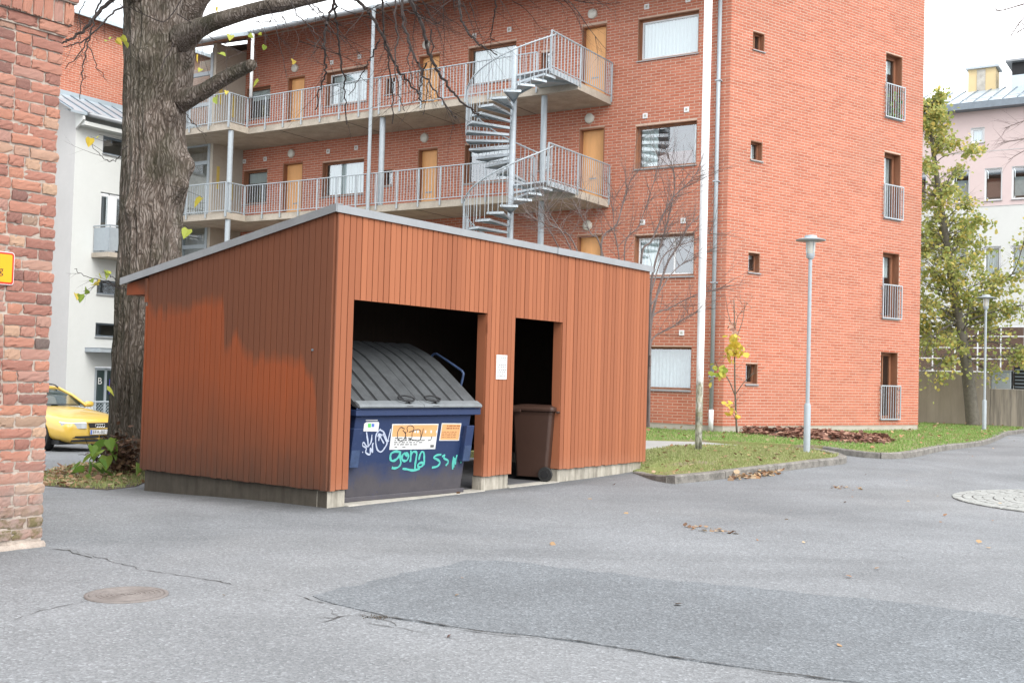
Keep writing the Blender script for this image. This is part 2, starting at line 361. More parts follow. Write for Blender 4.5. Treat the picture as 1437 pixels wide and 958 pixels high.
def planks():
    m = NT('red brown boarding'); x, y, z = m.xyz()
    r = m.n('ObjectInfo').outputs['Random']
    st = m.map((30, 30, .8)); grain = m.noise(1.5, 5, .65, st)
    base = m.mix(r, (.30, .108, .052), (.225, .078, .038))
    base = m.mix(m.ramp(grain, [(.35, 0), (.75, .3)]), base, (.25, .085, .04))
    # the side wall: weathered old paint and a brighter repainted patch, shade painted into both colours, grime along the foot
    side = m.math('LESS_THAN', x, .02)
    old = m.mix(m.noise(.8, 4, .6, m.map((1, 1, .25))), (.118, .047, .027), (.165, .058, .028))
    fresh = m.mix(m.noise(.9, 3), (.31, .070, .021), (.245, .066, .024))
    plk = m.math('MULTIPLY', m.math('FLOOR', m.math('DIVIDE', y, .0955)), .61)
    jag = m.math('MULTIPLY', m.math('SUBTRACT', m.math('FRACT', m.math('MULTIPLY', m.math('SINE', plk), 17.3)), .5), .10)
    wob = m.math('ADD', m.math('MULTIPLY', m.math('SUBTRACT', m.noise(3.2, 4, .6), .5), .22), jag)
    # upper edge of the repainted patch along y (0 at the front corner, 3.25 at the back)
    ed = m.n('FloatCurve'); cu = ed.mapping.curves[0]
    P = [(0, .10), (.03, .14), (.056, .39), (.078, .475), (.144, .56), (.21, .545), (.26, .572), (.38, .55), (.432, .583), (.475, .655), (.51, .608), (.54, .585), (.546, .72), (.556, .795), (.667, .77), (.743, .75), (.86, .738), (.944, .735), (.977, .768), (1, .79)]
    cu.points[0].location = P[0]; cu.points[1].location = P[-1]
    for p in P[1:-1]: cu.points.new(*p)
    for p in cu.points: p.handle_type = 'VECTOR'
    ed.mapping.update(); m.l(m.math('DIVIDE', y, 3.27), ed.inputs['Value'])
    hi = m.math('MULTIPLY', ed.outputs[0], 3.0)
    zz = m.math('ADD', z, wob)
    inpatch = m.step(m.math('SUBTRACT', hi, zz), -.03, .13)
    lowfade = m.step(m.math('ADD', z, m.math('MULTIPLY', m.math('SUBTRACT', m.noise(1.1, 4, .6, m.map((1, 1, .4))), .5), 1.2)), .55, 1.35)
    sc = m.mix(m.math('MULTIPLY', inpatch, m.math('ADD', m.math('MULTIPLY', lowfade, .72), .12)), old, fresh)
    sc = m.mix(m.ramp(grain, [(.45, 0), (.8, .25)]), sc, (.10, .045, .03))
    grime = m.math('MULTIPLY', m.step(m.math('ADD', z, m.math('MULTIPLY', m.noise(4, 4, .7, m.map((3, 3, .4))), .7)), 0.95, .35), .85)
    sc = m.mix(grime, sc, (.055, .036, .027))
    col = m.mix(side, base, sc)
    fr = m.math('MULTIPLY', m.ramp(m.math('ADD', z, m.math('MULTIPLY', m.noise(9, 4, .7), .35)), [(.36, 1), (.55, 0)]), .45)
    col = m.mix(m.math('MULTIPLY', fr, m.math('SUBTRACT', 1, side)), col, (.30, .13, .075))
    chip = m.ramp(m.noise(38, 4, .8, m.map((1, 1, .35))), [(.74, 0), (.78, .6)])
    col = m.mix(m.math('MULTIPLY', chip, .7), col, (.33, .24, .18))
    return m.fin(col, .75, 0, .2, grain, .25, .006)
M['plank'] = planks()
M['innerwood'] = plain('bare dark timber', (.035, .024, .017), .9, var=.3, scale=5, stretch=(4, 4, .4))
M['bitumen'] = plain('roof felt', (.09, .09, .095), .9, var=.2)
def stained():
    m = NT('stained concrete foot'); n = m.noise(3, 5, .7); st = m.noise(2.2, 4, .7, m.map((5, 5, .6)))
    c = m.ramp(n, [(.3, (.25, .235, .20)), (.7, (.42, .39, .33))]); c = m.mix(m.ramp(st, [(.45, 0), (.65, .65)]), c, (.10, .085, .065))
    x, y, z = m.xyz()
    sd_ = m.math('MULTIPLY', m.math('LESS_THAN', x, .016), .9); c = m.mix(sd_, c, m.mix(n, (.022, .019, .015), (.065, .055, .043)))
    return m.fin(c, .92, 0, .2, m.noise(50, 4, .7), .4, .006)
M['foot'] = stained()
def dumpmat():
    m = NT('scratched blue paint'); x, y, z = m.xyz(); ns = m.noise(3.5, 5, .7)
    c = m.mix(m.noise(2, 3), (.011, .023, .070), (.016, .031, .086))
    c = m.mix(m.ramp(m.noise(16, 5, .7), [(.6, 0), (.75, .35)]), c, (.07, .09, .16))
    low = m.ramp(m.math('ADD', z, m.math('MULTIPLY', m.math('SUBTRACT', ns, .5), .5)), [(.20, 1), (.44, 0)])
    rust = m.mix(m.noise(7, 5, .7), (.040, .037, .042), (.090, .079, .076)); c = m.mix(m.math('MULTIPLY', low, .88), c, rust)
    scr = m.ramp(m.noise(6, 6, .8, m.map((3.5, 1, .7)), 1.2), [(.615, 0), (.64, .85)]); c = m.mix(m.math('MULTIPLY', scr, low), c, (.02, .028, .09))
    return m.fin(c, .55, 0, .35, m.noise(9, 3), .12, .02)
M['blue'] = dumpmat()
M['bluemetal'] = plain('worn blue steel', (.035, .058, .12), .5, .1, .4, var=.35, scale=6)
M['lid'] = plain('faded grey plastic lid', (.056, .060, .063), .6, var=.35, scale=5, bs=.12, bscale=60)
M['lidlip'] = plain('pale lid lip', (.14, .152, .16), .55, var=.2, scale=8)
M['brownbin'] = plain('brown plastic', (.044, .022, .015), .5, 0, .35, var=.12, scale=3)
M['sprayteal'] = plain('teal spray paint', (.075, .37, .32), .6, var=.2, scale=14)
M['spraywhite'] = plain('pale spray paint', (.36, .40, .50), .6, var=.2, scale=14)
M['marker'] = plain('black marker', (.03, .03, .03), .6)
M['stkwhite'] = plain('white sticker', (.56, .56, .55), .5, var=.05)
M['stkorange'] = plain('orange print', (.55, .30, .13), .55, var=.12, scale=10)
M['stkgreen'] = plain('green print', (.10, .45, .10), .5); M['stkblue'] = plain('blue print', (.08, .14, .42), .5)
M['greyprint'] = plain('grey print', (.10, .1, .1), .6); M['brownprint'] = plain('brown print', (.30, .12, .05), .6)
M['signyellow'] = plain('yellow sign face', (.66, .30, .006), .4, var=.04); M['signred'] = plain('red sign edge', (.50, .03, .01), .4, var=.05)
M['yellowpaint'] = plain('yellow paint', (.50, .38, .10), .6, var=.1)
def carpaint():
    m = NT('yellow car paint'); m.fin((.58, .38, .06), .3, 0, .5); m.b.inputs['Coat Weight'].default_value = .8; m.b.inputs['Coat Roughness'].default_value = .04; return m.mat
M['carpaint'] = carpaint()
M['carglass'] = (lambda m: m.fin((.03, .045, .045), .04, 0, .8))(NT('car glass'))
M['chrome'] = (lambda m: m.fin((.75, .76, .78), .15, 1, .5))(NT('bright chrome'))
M['rubber'] = plain('tyre rubber', (.02, .02, .02), .85)
M['alloy'] = plain('alloy wheel', (.45, .46, .47), .35, .8, .5)
M['lens'] = (lambda m: m.fin((.55, .58, .6), .08, .3, .8))(NT('headlight lens'))
M['bluesign'] = plain('blue sign', (.07, .06, .30), .5)
def pole():
    m = NT('peeling white pole paint'); x, y, z = m.xyz()
    lo = m.step(m.math('ADD', z, m.math('MULTIPLY', m.math('SUBTRACT', m.noise(6, 4, .7), .5), .9)), 1.55, 1.2)
    pa = m.ramp(m.noise(9, 5, .75, m.map((1, 1, .35))), [(.42, (.62, .61, .56)), (.52, (.30, .29, .25)), (.62, (.10, .10, .075))])
    c = m.mix(lo, (.66, .67, .68), pa); c = m.mix(m.math('MULTIPLY', lo, m.ramp(m.noise(5, 3), [(.5, 0), (.65, .5)])), c, (.30, .30, .12)); return m.fin(c, .6, 0, .3)
M['pole'] = pole()

# ================================================================== ground
def axis(segs):
    out = [segs[0][0]]
    for a, b, st in segs:
        n = max(1, round((b - a) / st)); out += [a + (b - a) * (k + 1) / n for k in range(n)]
    return out
gx = axis([(-900, -60, 280), (-60, -16, 11), (-16, 20, .75), (20, 60, 10), (60, 900, 280)])
gy = axis([(-60, 0, 20), (0, 38, .75), (38, 90, 13), (90, 1800, 570)])
b = MB(); nx = len(gx)
b.add([(x, y, gz(x, y)) for y in gy for x in gx], [(j * nx + i, j * nx + i + 1, (j + 1) * nx + i + 1, (j + 1) * nx + i) for j in range(len(gy) - 1) for i in range(nx - 1)])
ground = b.build('asphalt_ground', M['asphalt'], smooth=True, kind='structure')
def sheet(name, poly, mat, lift, step, parent=None, zf=gz):
    p, f = tri_fill(poly, step, lambda x, y: zf(x, y) + lift)
    m = MB(); m.add(p, f)
    for q0, q1 in zip(poly, list(poly[1:]) + [poly[0]]):   # skirt down into the ground
        z0, z1 = zf(*q0[:2]) + lift, zf(*q1[:2]) + lift; m.quad((q0[0], q0[1], z0), (q1[0], q1[1], z1), (q1[0], q1[1], z1 - .3), (q0[0], q0[1], z0 - .3))
    return m.build(name, mat, parent, True, kind='structure')
# newer asphalt laid in the foreground, with its raised edge
up_e = [(436, 836), (462, 828), (500, 821), (564, 804), (655, 787), (697, 786), (787, 797), (909, 810), (960, 816), (1100, 829), (1270, 846), (1437, 868), (1700, 905)]
lo_e = [(1800, 1085), (1500, 1018), (1203, 958), (1080, 942), (960, 925), (860, 908), (760, 893), (680, 886), (600, 875), (545, 866), (505, 856), (468, 847)]
poly = [atz(*q).xy for q in up_e + lo_e]
jp = []
for i, p in enumerate(poly):
    q = poly[(i + 1) % len(poly)]
    n = max(1, int((q - p).length / .12)); d = (q - p).normalized(); nn = V((-d.y, d.x)); amp = .045 if i < len(up_e) - 1 else .012
    for k in range(n):
        jp.append(p + (q - p) * (k / n) + nn * random.uniform(-amp, amp))
patch = sheet('asphalt_patch', jp, M['patch'], .006, .6)
# cracks: thin jagged strips of dirt
def crack(pts, wd, jit=.02, lift=.004):
    P = [atz(*q) for q in pts]; L = []
    for a, c in zip(P, P[1:]):
        n = max(1, int((c - a).length / .05)); L += [a + (c - a) * (k / n) for k in range(n)]
    L.append(P[-1]); m = MB(); pr = None; n = len(L)
    off = 0
    for i, p in enumerate(L):
        d = (L[min(i + 1, n - 1)] - L[max(0, i - 1)]).normalized(); nn = V((-d.y, d.x, 0)); off = off * .8 + random.uniform(-jit, jit)
        c = p + nn * off; wv = wd * .55 * random.uniform(.15, 1.4) * (1 if wd > .012 else max(0, min(1, .75 + 1.6 * noise.noise((p.x * 2.3, p.y * 2.3, wd * 99))))) * min(1, i / 4 + .1, (n - 1 - i) / 4 + .1)
        l, r = c + nn * wv, c - nn * wv; l.z = gz(l.x, l.y) + lift; r.z = gz(r.x, r.y) + lift
        if pr: m.quad(pr[0], pr[1], r, l)
        pr = (l, r)
    m.build('crack', M['crack'], ground, kind='structure')
crack([(62, 768), (95, 772), (130, 785)], .014)
crack([(95, 770), (190, 798), (270, 810), (330, 822), (400, 833), (460, 846), (505, 856)], .010)
crack([(505, 857), (545, 867), (600, 876), (680, 887), (760, 894)], .017, .012, .010)
crack([(760, 894), (860, 909), (960, 926), (1080, 943), (1203, 959)], .013, .010, .010)
crack([(436, 866), (470, 869), (500, 864), (520, 861)], .013)
crack([(520, 862), (533, 868), (548, 872), (560, 879)], .012, .02)
crack([(500, 861), (520, 866), (548, 868)], .022, .01, .008)
scatter_grit = MB()
for k in range(70):
    p = atz(random.gauss(535, 14), random.gauss(866, 1.4)); r_ = random.uniform(.002, .0055); scatter_grit.tube([p + V((0, 0, .003)), p + V((r_ * .4, 0, .004 + r_ * .5))], [r_, r_ * .6], 5)
scatter_grit.build('grit', M['dirt'], ground, kind='stuff')
crack([(440, 877), (472, 866), (462, 853)], .007)
crack([(500, 868), (540, 880), (600, 888), (650, 896), (705, 905)], .006)
crack([(123, 842), (100, 850), (60, 857), (10, 872)], .006)
crack([(110, 741), (200, 738), (330, 742), (420, 728)], .004)
crack([(1170, 765), (1240, 772), (1300, 776), (1370, 782), (1436, 786)], .007, .04)
crack([(1030, 655), (1075, 648)], .006)
crack([(1188, 634), (1280, 643), (1437, 646)], .010, .01)
crack([(1200, 770), (1216, 779), (1262, 780), (1310, 790)], .004, .05)

# manhole cover
mh = thing('manhole_cover', 'round rusty iron manhole cover set in the pale asphalt', 'manhole cover', (-2.465, 7.235, 0))
m = MB(); m.lathe([(.262, .0), (.262, .009), (.236, .011), (.236, .004), (.0, .004)], 40, cap=False); m.build('frame', M['iron'], mh, True)
m = MB()
m.lathe([(.232, .003), (.232, .010), (.212, .010), (.208, .0055), (.001, .0055)], 40, cap=False)
for r in (.19, .16, .13, .10, .07): m.lathe([(r, .005), (r - .003, .010), (r - .012, .010), (r - .015, .005)], 36, cap=False)
m.build('lid', M['iron'], mh)
m = MB(); m.box(-.006, .006, -.04, .04, .005, .011).box(-.04, .04, -.006, .006, .005, .0115); m.build('lifting_boss', M['iron'], mh)

# circle of setts
cc = V((7.86, 14.6)); ck = thing('cobbled_circle', 'circle of pale sett stones laid flush in the asphalt at the right edge', 'cobbled circle', (cc.x, cc.y, .0))
m = MB(); m.lathe([(1.86, -.02), (1.86, .006), (.0, .006)], 60, cap=False); m.build('bedding', M['crack'], ck)
rest = MB(); nb = 0
for ri in range(11):
    r0 = .42 + ri * .131; n = int(2 * math.pi * (r0 + .06) / .15)
    for k in range(n):
        a0 = 2 * math.pi * (k + .06 + (ri % 2) * .5) / n; a1 = 2 * math.pi * (k + .94 + (ri % 2) * .5) / n
        j = [random.uniform(-.006, .006) for _ in range(5)]; h = .018 + j[4] * .7
        pl = [(r * math.cos(a), r * math.sin(a)) for r, a in ((r0 + .006 + j[0], a0), (r0 + .122 + j[1], a0 + .01), (r0 + .122 + j[2], a1), (r0 + .006 + j[3], a1 - .01))]
        px = pix((cc.x + pl[0][0], cc.y + pl[0][1], 0))
        if px[0] < 1437 and nb < 290:
            q = MB(); q.prism(pl, .0, h); q.build('sett_stone', M['cobble'], ck, bevel=.006); nb += 1
        else: rest.prism(pl, 0, h)
rest.lathe([(.40, 0), (.40, .02), (0, .02)], 24, cap=False)
rest.build('sett_stone', M['cobble'], ck, kind='stuff')

# ------------------------------------------------------------------ lawns, kerbs, path
isl = [atz(905, 664, .055).xy, atz(944.6, 667.5, .105).xy] + [atz(*q, z).xy for q, z in (((1020, 657.5), .15), ((1102, 647.5), .19), ((1150, 642), .21), ((1176, 639), .22), ((1177, 636.5), .23), ((1160, 633), .24), ((1138, 629.5), .25), ((1102, 626.5), .26), ((1060, 624), .265), ((987, 622), .27), ((940, 623.5), .27), ((900, 628), .27))]
isl_poly = [(1.2, 18.2), (2.02, 17.45)] + [tuple(p) for p in isl] + [(-.9, 22.6), (-.9, 20.2)]
def lz(x, y):   # lawn level: flush at the shelter's corner, a kerb's height above the asphalt in front, nearly level with the path behind
    return gz(x, y) + .012 + (.10 - .015 * sm((y - 19) / 3)) * sm((V((x, y)) - V((1.9, 17.3))).length / 1.7)
lawn1 = sheet('lawn', isl_poly, M['lawn'], 0, .7, zf=lz)
pb = [atz(*q, .27).xy for q in ((900, 616.3), (987, 616.8), (1060, 620.0), (1120, 623.3), (1156, 624.8))]
fk = [atz(*q, .29).xy for q in ((1170, 625.5), (1217, 630.3), (1250, 630.9), (1273, 630), (1295, 627.4), (1317, 623.8), (1350, 620.3), (1379.8, 616.4), (1398, 610.5), (1413, 604.3), (1437, 600.8))]
far_poly = [(-8, 25.5), (-1, 23.3)] + [tuple(p) for p in pb + fk] + [(24, 47), (27, 58), (12, 60), (-6, 50)]
def lz2(x, y): return gz(x, y) + .10
lawn2 = sheet('lawn', far_poly, M['lawn'], 0, 1.6, zf=lz2)
path_poly = [(-6, 22.5), (-.5, 21.6)] + [tuple(p) for p in isl[::-1][0:6]] + [tuple(atz(1128, 628.4, .27).xy), tuple(atz(1135, 626.5, .27).xy)] + [tuple(p) for p in pb[::-1][1:]] + [(-1, 23.4), (-6, 24.6)]
sheet('path', path_poly, M['path'], .006, .8, zf=lambda x, y: gz(x, y) + .085 * sm((5.7 - x) / 2.6))
def kerb(line, zf, topf, inn, name='kerb', blk=1.0, wd=.13):
    root = bpy.data.objects.new(name, None); COL.objects.link(root); root['kind'] = 'structure'
    L = [V((p[0], p[1], 0)) for p in smooth_line([(p[0], p[1], 0) for p in line], 8)]
    ds = [0]
    for a, c in zip(L, L[1:]): ds.append(ds[-1] + (c - a).length)
    def at(d):
        for i in range(1, len(ds)):
            if d <= ds[i]: t = (d - ds[i - 1]) / max(1e-6, ds[i] - ds[i - 1]); return L[i - 1] + (L[i] - L[i - 1]) * t
        return L[-1]
    d = 0
    while d < ds[-1] - .15:
        e = min(ds[-1], d + blk * random.uniform(.85, 1.15)); n = max(1, int((e - d) / .25)); rg = []; jz = random.uniform(-.006, .006)
        for k in range(n + 1):
            p = at(d + .008 + (e - d - .016) * k / n); q = at(min(ds[-1], d + .02 + (e - d) * k / n)); t = (at(min(ds[-1], d + (e - d) * k / n + .05)) - at(max(0, d + (e - d) * k / n - .05))).normalized()
            nn = V((-t.y, t.x, 0)) * inn; z0 = zf(p.x, p.y); c = .018; hgt = topf(p.x, p.y) - z0 + .012
            o_ = [(-.035, -.12), (-.035, hgt - c + jz), (-.035 + c, hgt + jz), (wd, hgt + jz - .004), (wd, -.12)]
            rg.append([(p.x + nn.x * u, p.y + nn.y * u, z0 + h) for u, h in o_])
        mb = MB(); mb.loft(rg); mb.build('kerb_stone', M['kerb'], root); d = e
    return root
kl = [V((1.98, 17.35)), atz(921, 666.7, .085).xy, atz(944.6, 668.6, .108).xy]
kerb(kl, gz, lz, 1, blk=.7)
kl = [atz(*q, z).xy for q, z in (((944.6, 668.6), .108), ((1020, 659), .15), ((1102.7, 648.6), .19), ((1150, 643.6), .21), ((1178, 641.2), .22), ((1186, 639.2), .225), ((1181, 636.6), .235), ((1166, 633.2), .24), ((1143, 629.6), .25))]
kerb(kl, gz, lambda x, y: gz(x, y) + .108, 1, blk=1.5)
kl = [atz(*q, .28).xy for q in ((1156, 624.8), (1185, 628), (1217, 631), (1250, 632.3), (1273, 631.6), (1295, 629), (1317, 625), (1350, 620.9), (1379.8, 617), (1398, 611), (1413, 604.8), (1437, 601.2))]
kerb([*kl, V((20, 42))], gz, lz2, 1, blk=1.6)

def blades(poly, zf, n, h, wdt, mat, name='grass', dens=None):
    xs = [p[0] for p in poly]; ys = [p[1] for p in poly]; m = MB(); c = 0; tries = 0
    while c < n and tries < n * 12:
        tries += 1
        x, y = random.uniform(min(xs), max(xs)), random.uniform(min(ys), max(ys))
        if not inside(x, y, poly): continue
        if dens and random.random() > dens(x, y): continue
        z = zf(x, y); a = random.uniform(0, 6.28); hh = h * random.uniform(.4, 1.2); ww = wdt * random.uniform(.6, 1.3)
        dx, dy = math.cos(a) * ww, math.sin(a) * ww; lx, ly = random.uniform(-.6, .6) * hh, random.uniform(-.6, .6) * hh
        m.add([(x - dx, y - dy, z), (x + dx, y + dy, z), (x + lx, y + ly, z + hh)], [(0, 1, 2)]); c += 1
    return m.build(name, mat, kind='stuff')
def patchy(x, y):
    return max(.08, min(1, .72 + 1.3 * noise.noise((x * .7, y * .7, 3.1)) - 1.4 * max(0, 1 - (V((x, y)) - V((2.0, 16.1))).length / 1.7)))
blades([p for p in isl_poly if p[0] > -.3], lz, 19000, .042, .009, M['grass'], dens=patchy)
strip = [(1.2, 23.6)] + [tuple(p) for p in pb + fk] + [(18.5, 40), (14.5, 38.5), (9.5, 31.5), (5.2, 27.4), (1.5, 29.3)]
blades(strip, lz2, 30000, .05, .012, M['brightgrass'], dens=lambda x, y: .75 + .5 * noise.noise((x * .5, y * .5, 0)))

LEAF = [(0, 0, 0), (.42, .25, .06), (.5, .62, .02), (0, 1, -.05), (-.5, .62, .03), (-.42, .25, .05)]
HEART = [(0, 0, 0), (.34, -.10, .12), (.48, .2, .17), (.33, .6, .12), (0, 1.05, -.16), (-.36, .58, .03), (-.5, .2, .08), (-.33, -.09, .07)]
def leaf(m, p, size, d=None, shape=LEAF, flat=False):
    if flat: q = Matrix.Rotation(random.uniform(0, 6.28), 3, 'Z') @ Matrix.Rotation(random.gauss(0, .35), 3, 'X') @ Matrix.Rotation(random.gauss(0, .3), 3, 'Y')
    else:
        q = Matrix.Rotation(random.uniform(0, 6.28), 3, 'Z') @ Matrix.Rotation(random.gauss(-.9, .6), 3, 'X') @ Matrix.Rotation(random.gauss(0, .5), 3, 'Y')
    m.add([V(p) + q @ V(v) * size for v in shape], [tuple(range(len(shape)))])
def scatter(name, poly, zf, n, size, mat, hgt=None, lift=.01, dens=None, base=None):
    xs = [p[0] for p in poly]; ys = [p[1] for p in poly]; m = base or MB(); m.mi = 1 if base else 0; c = 0; t = 0
    while c < n and t < n * 30:
        t += 1
        x, y = random.uniform(min(xs), max(xs)), random.uniform(min(ys), max(ys))
        if not inside(x, y, poly) or (dens and random.random() > dens(x, y)): continue
        leaf(m, (x, y, zf(x, y) + lift + (hgt(x, y) * random.random() ** .6 if hgt else 0)), size * random.uniform(.5, 1.2), flat=not hgt or random.random() < .5); c += 1
    return m.build(name, mat, kind='stuff')
def blob(q0, q1, wd, z):
    a, c = atz(*q0, z).xy, atz(*q1, z).xy; d = (c - a); n = V((-d.y, d.x)).normalized() * wd; k = 20
    return [tuple(a + d * (.5 - .5 * math.cos(2 * math.pi * i / k)) + n * math.sin(2 * math.pi * i / k)) for i in range(k)]
# raked heap of brown leaves along the gable
hp = [atz(*q, .30).xy for q in ((1036, 606), (1080, 609), (1120, 613), (1160, 617), (1200, 619), (1240, 620), (1256, 617), (1225, 613), (1190, 609), (1150, 606), (1110, 604), (1080, 604), (1055, 604))]
hp = [tuple(p) for p in hp]; hc = V((sum(p[0] for p in hp) / len(hp), sum(p[1] for p in hp) / len(hp)))
def heap(x, y):
    e = min((V((x, y)) - V(p)).length for p in hp)
    return .035 * sm(e / .5) + .15 * sm(e / .6) * max(0, .55 + noise.noise((x * 1.3, y * 1.3, 5)))
m = MB(); p, f = tri_fill(hp, .3, lambda x, y: lz2(x, y) + .6 * heap(x, y)); m.add(p, f)
scatter('leaf_heap', hp, lz2, 4200, .115, [M['dirt'], M['deadleaf']], hgt=heap, base=m)
scatter('fallen_leaves', blob((1020, 668), (1098, 660), .16, .08), gz, 110, .085, M['litter'], hgt=lambda x, y: .05, lift=.012)
scatter('fallen_leaves', blob((962, 738), (1036, 750), .16, 0), gz, 45, .045, M['litter'])
scatter('fallen_leaves', blob((1165, 680), (1215, 685), .25, .03), gz, 20, .05, M['litter'])
scatter('fallen_leaves', [(2.0, 12.5), (5.5, 18), (15, 33), (19, 33), (11, 17), (8, 8), (3, 7)], gz, 75, .05, M['litter'])
scatter('fallen_leaves', [(-3, 6), (-1.5, 11), (2, 15), (6, 16), (5, 6)], gz, 9, .045, M['litter'])
scatter('fallen_leaves', [p for p in isl_poly], lz, 260, .075, M['litter'], lift=.03)
scatter('fallen_leaves', strip, lz2, 300, .085, M['litter'], lift=.06)
for q, lb in (((862, 681), 'pale dry leaf on the asphalt in front of the kerb corner by the shelter'), ((881, 720), 'pale curled leaf on the open asphalt below the kerb corner'), ((771, 764), 'small tan leaf on the asphalt above the darker patch'),
              ((945, 850), 'brown leaf lying on the darker asphalt patch'), ((633, 893), 'reddish leaf beside the crack in the near asphalt'), ((641, 694), 'crumpled pale leaf at the foot of the blue dumpster')):
    m = MB(); leaf(m, atz(*q) + V((0, 0, .014)), .06, flat=True)
    tag(m.build('fallen_leaf', M['deadleaf' if q[0] == 633 else 'litter']), lb, 'leaf', 'single leaves on the asphalt')

# ================================================================== bin shelter
SP = V((-1.964, 12.044, 0)); SA = R(90 - 35.91)
sh = thing('bin_shelter', 'red brown boarded waste shelter with sloping roof and two dark doorways', 'shelter', SP, SA)
LX, LY, ZF, ZB = 7.06, 3.27, 3.25, 2.655
def roofz(y): return ZF + (ZB - ZF) * y / LY
def board(u0, u1, z0, z1, side=False, th=.024):
    m = MB(); t = th + random.uniform(-.003, .003); g = .0045; z0 += random.uniform(-.006, .006) if z0 < .3 else 0; c = .004; e = random.uniform(-.0012, .0012)
    if side:
        za, zb = roofz(u0) - .01, roofz(u1) - .01
        m.add([(-t, u0 + g, z0), (0.02, u0 + g, z0), (.02, u1 - g, z0), (-t, u1 - g, z0), (-t, u0 + g, za), (.02, u0 + g, za), (.02, u1 - g, zb), (-t, u1 - g, zb)],
              [(0, 3, 2, 1), (4, 5, 6, 7), (0, 1, 5, 4), (1, 2, 6, 5), (2, 3, 7, 6), (3, 0, 4, 7)])
    else: 
        p = [(u0 + g, .02), (u0 + g, -t + c), (u0 + g + c, -t), (u1 - g - c, -t), (u1 - g, -t + c), (u1 - g, .02)]
        m.loft([[(x + (e if z == z1 else 0), y, z) for x, y in p] for z in (z0, z1)])
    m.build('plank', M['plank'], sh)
ZT = ZF - .008
for a, c, n, z0 in ((0, .30, 3, .19), (.30, 2.76, 26, 2.295), (2.76, 3.392, 7, .185), (3.392, 4.545, 12, 2.275), (4.545, LX, 26, .185)):
    for k in range(n): board(a + (c - a) * k / n, a + (c - a) * (k + 1) / n, z0, ZT)
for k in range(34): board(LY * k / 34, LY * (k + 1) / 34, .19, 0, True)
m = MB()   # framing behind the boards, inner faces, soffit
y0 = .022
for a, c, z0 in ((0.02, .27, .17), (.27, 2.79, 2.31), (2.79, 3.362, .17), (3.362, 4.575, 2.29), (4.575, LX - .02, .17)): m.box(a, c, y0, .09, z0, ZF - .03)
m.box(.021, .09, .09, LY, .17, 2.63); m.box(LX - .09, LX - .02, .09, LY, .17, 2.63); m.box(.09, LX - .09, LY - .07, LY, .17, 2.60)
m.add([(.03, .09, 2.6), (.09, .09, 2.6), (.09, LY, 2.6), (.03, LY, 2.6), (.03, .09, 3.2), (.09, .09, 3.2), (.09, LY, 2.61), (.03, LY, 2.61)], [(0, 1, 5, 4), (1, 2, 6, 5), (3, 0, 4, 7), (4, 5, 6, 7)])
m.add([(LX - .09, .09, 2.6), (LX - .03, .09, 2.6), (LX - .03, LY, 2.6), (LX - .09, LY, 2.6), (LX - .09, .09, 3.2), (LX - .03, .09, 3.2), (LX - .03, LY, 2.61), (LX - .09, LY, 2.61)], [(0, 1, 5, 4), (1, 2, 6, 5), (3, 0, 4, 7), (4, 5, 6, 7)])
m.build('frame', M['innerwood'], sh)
m = MB()
for a, c in ((.30, .272), (2.76, 2.788), (3.392, 3.364), (4.545, 4.573)):
    lo, hi = min(a, c), max(a, c); m.box(lo, hi, .0, .135, .19, 2.28)
each(m, 'door_jamb', M['plank'], sh)
m = MB()
for z in (2.05, .62): m.box(2.755, 2.775, -.035, -.02, z, z + .12)
each(m, 'hinge', M['plank'], sh)
# side of the far corner: trim board and fascia under the back eave
m = MB(); m.box(-.035, -.012, LY, LY + .05, 2.30, 2.60); m.box(-.03, 0, LY + .002, LY + .03, .2, 2.25); each(m, 'corner_trim', M['plank'], sh)
def rz_(y): return ZF + .002 + (ZB - ZF) / LY * y
m = MB(); m.add([(0, LY + .004, 2.40), (LX, LY + .004, 2.40), (LX, LY + .48, 2.40), (0, LY + .48, 2.40), (0, LY + .004, rz_(LY) - .03), (LX, LY + .004, rz_(LY) - .03), (LX, LY + .48, rz_(LY + .48) - .03), (0, LY + .48, rz_(LY + .48) - .03)],
     [(0, 3, 2, 1), (4, 5, 6, 7), (0, 1, 5, 4), (1, 2, 6, 5), (2, 3, 7, 6), (3, 0, 4, 7)]); m.build('eave_board', M['plank'], sh)
def slopebox(x0, x1, y0, y1, d0, d1):
    q = MB(); z = lambda y: rz_(y)
    q.add([(x0, y0, z(y0) + d0), (x1, y0, z(y0) + d0), (x1, y1, z(y1) + d0), (x0, y1, z(y1) + d0), (x0, y0, z(y0) + d1), (x1, y0, z(y0) + d1), (x1, y1, z(y1) + d1), (x0, y1, z(y1) + d1)],
          [(0, 3, 2, 1), (4, 5, 6, 7), (0, 1, 5, 4), (1, 2, 6, 5), (2, 3, 7, 6), (3, 0, 4, 7)]); return q
slopebox(.0, LX, .0, LY + .53, .002, .055).build('roof', M['bitumen'], sh)
slopebox(-.055, -.043, -.05, LY + .56, -.028, .062).build('verge_flashing', M['flash'], sh)
slopebox(-.043, .05, -.05, LY + .56, .055, .066).build('verge_flashing', M['flash'], sh)
m = MB(); m.box(-.04, 4.35, -.052, -.040, ZF - .02, ZF + .062); m.box(-.04, 4.35, -.040, .06, ZF + .052, ZF + .068); m.build('eave_flashing', M['flash'], sh)
m = MB(); m.box(4.32, LX + .05, -.060, -.053, ZF - .024, ZF + .066); m.box(4.352, LX + .05, -.053, .06, ZF + .056, ZF + .071); m.build('eave_flashing', M['flash'], sh)
m = MB()
for a, c in ((.015, .285), (2.775, 3.36), (4.56, LX - .09)): m.box(a, c, .012, .17, -.3, .182)
m.box(.013, .16, .172, LY - .02, -.4, .183); m.box(LX - .2, LX - .095, .172, LY, -.4, .18)
each(m, 'concrete_foot', M['foot'], sh, bevel=.008)
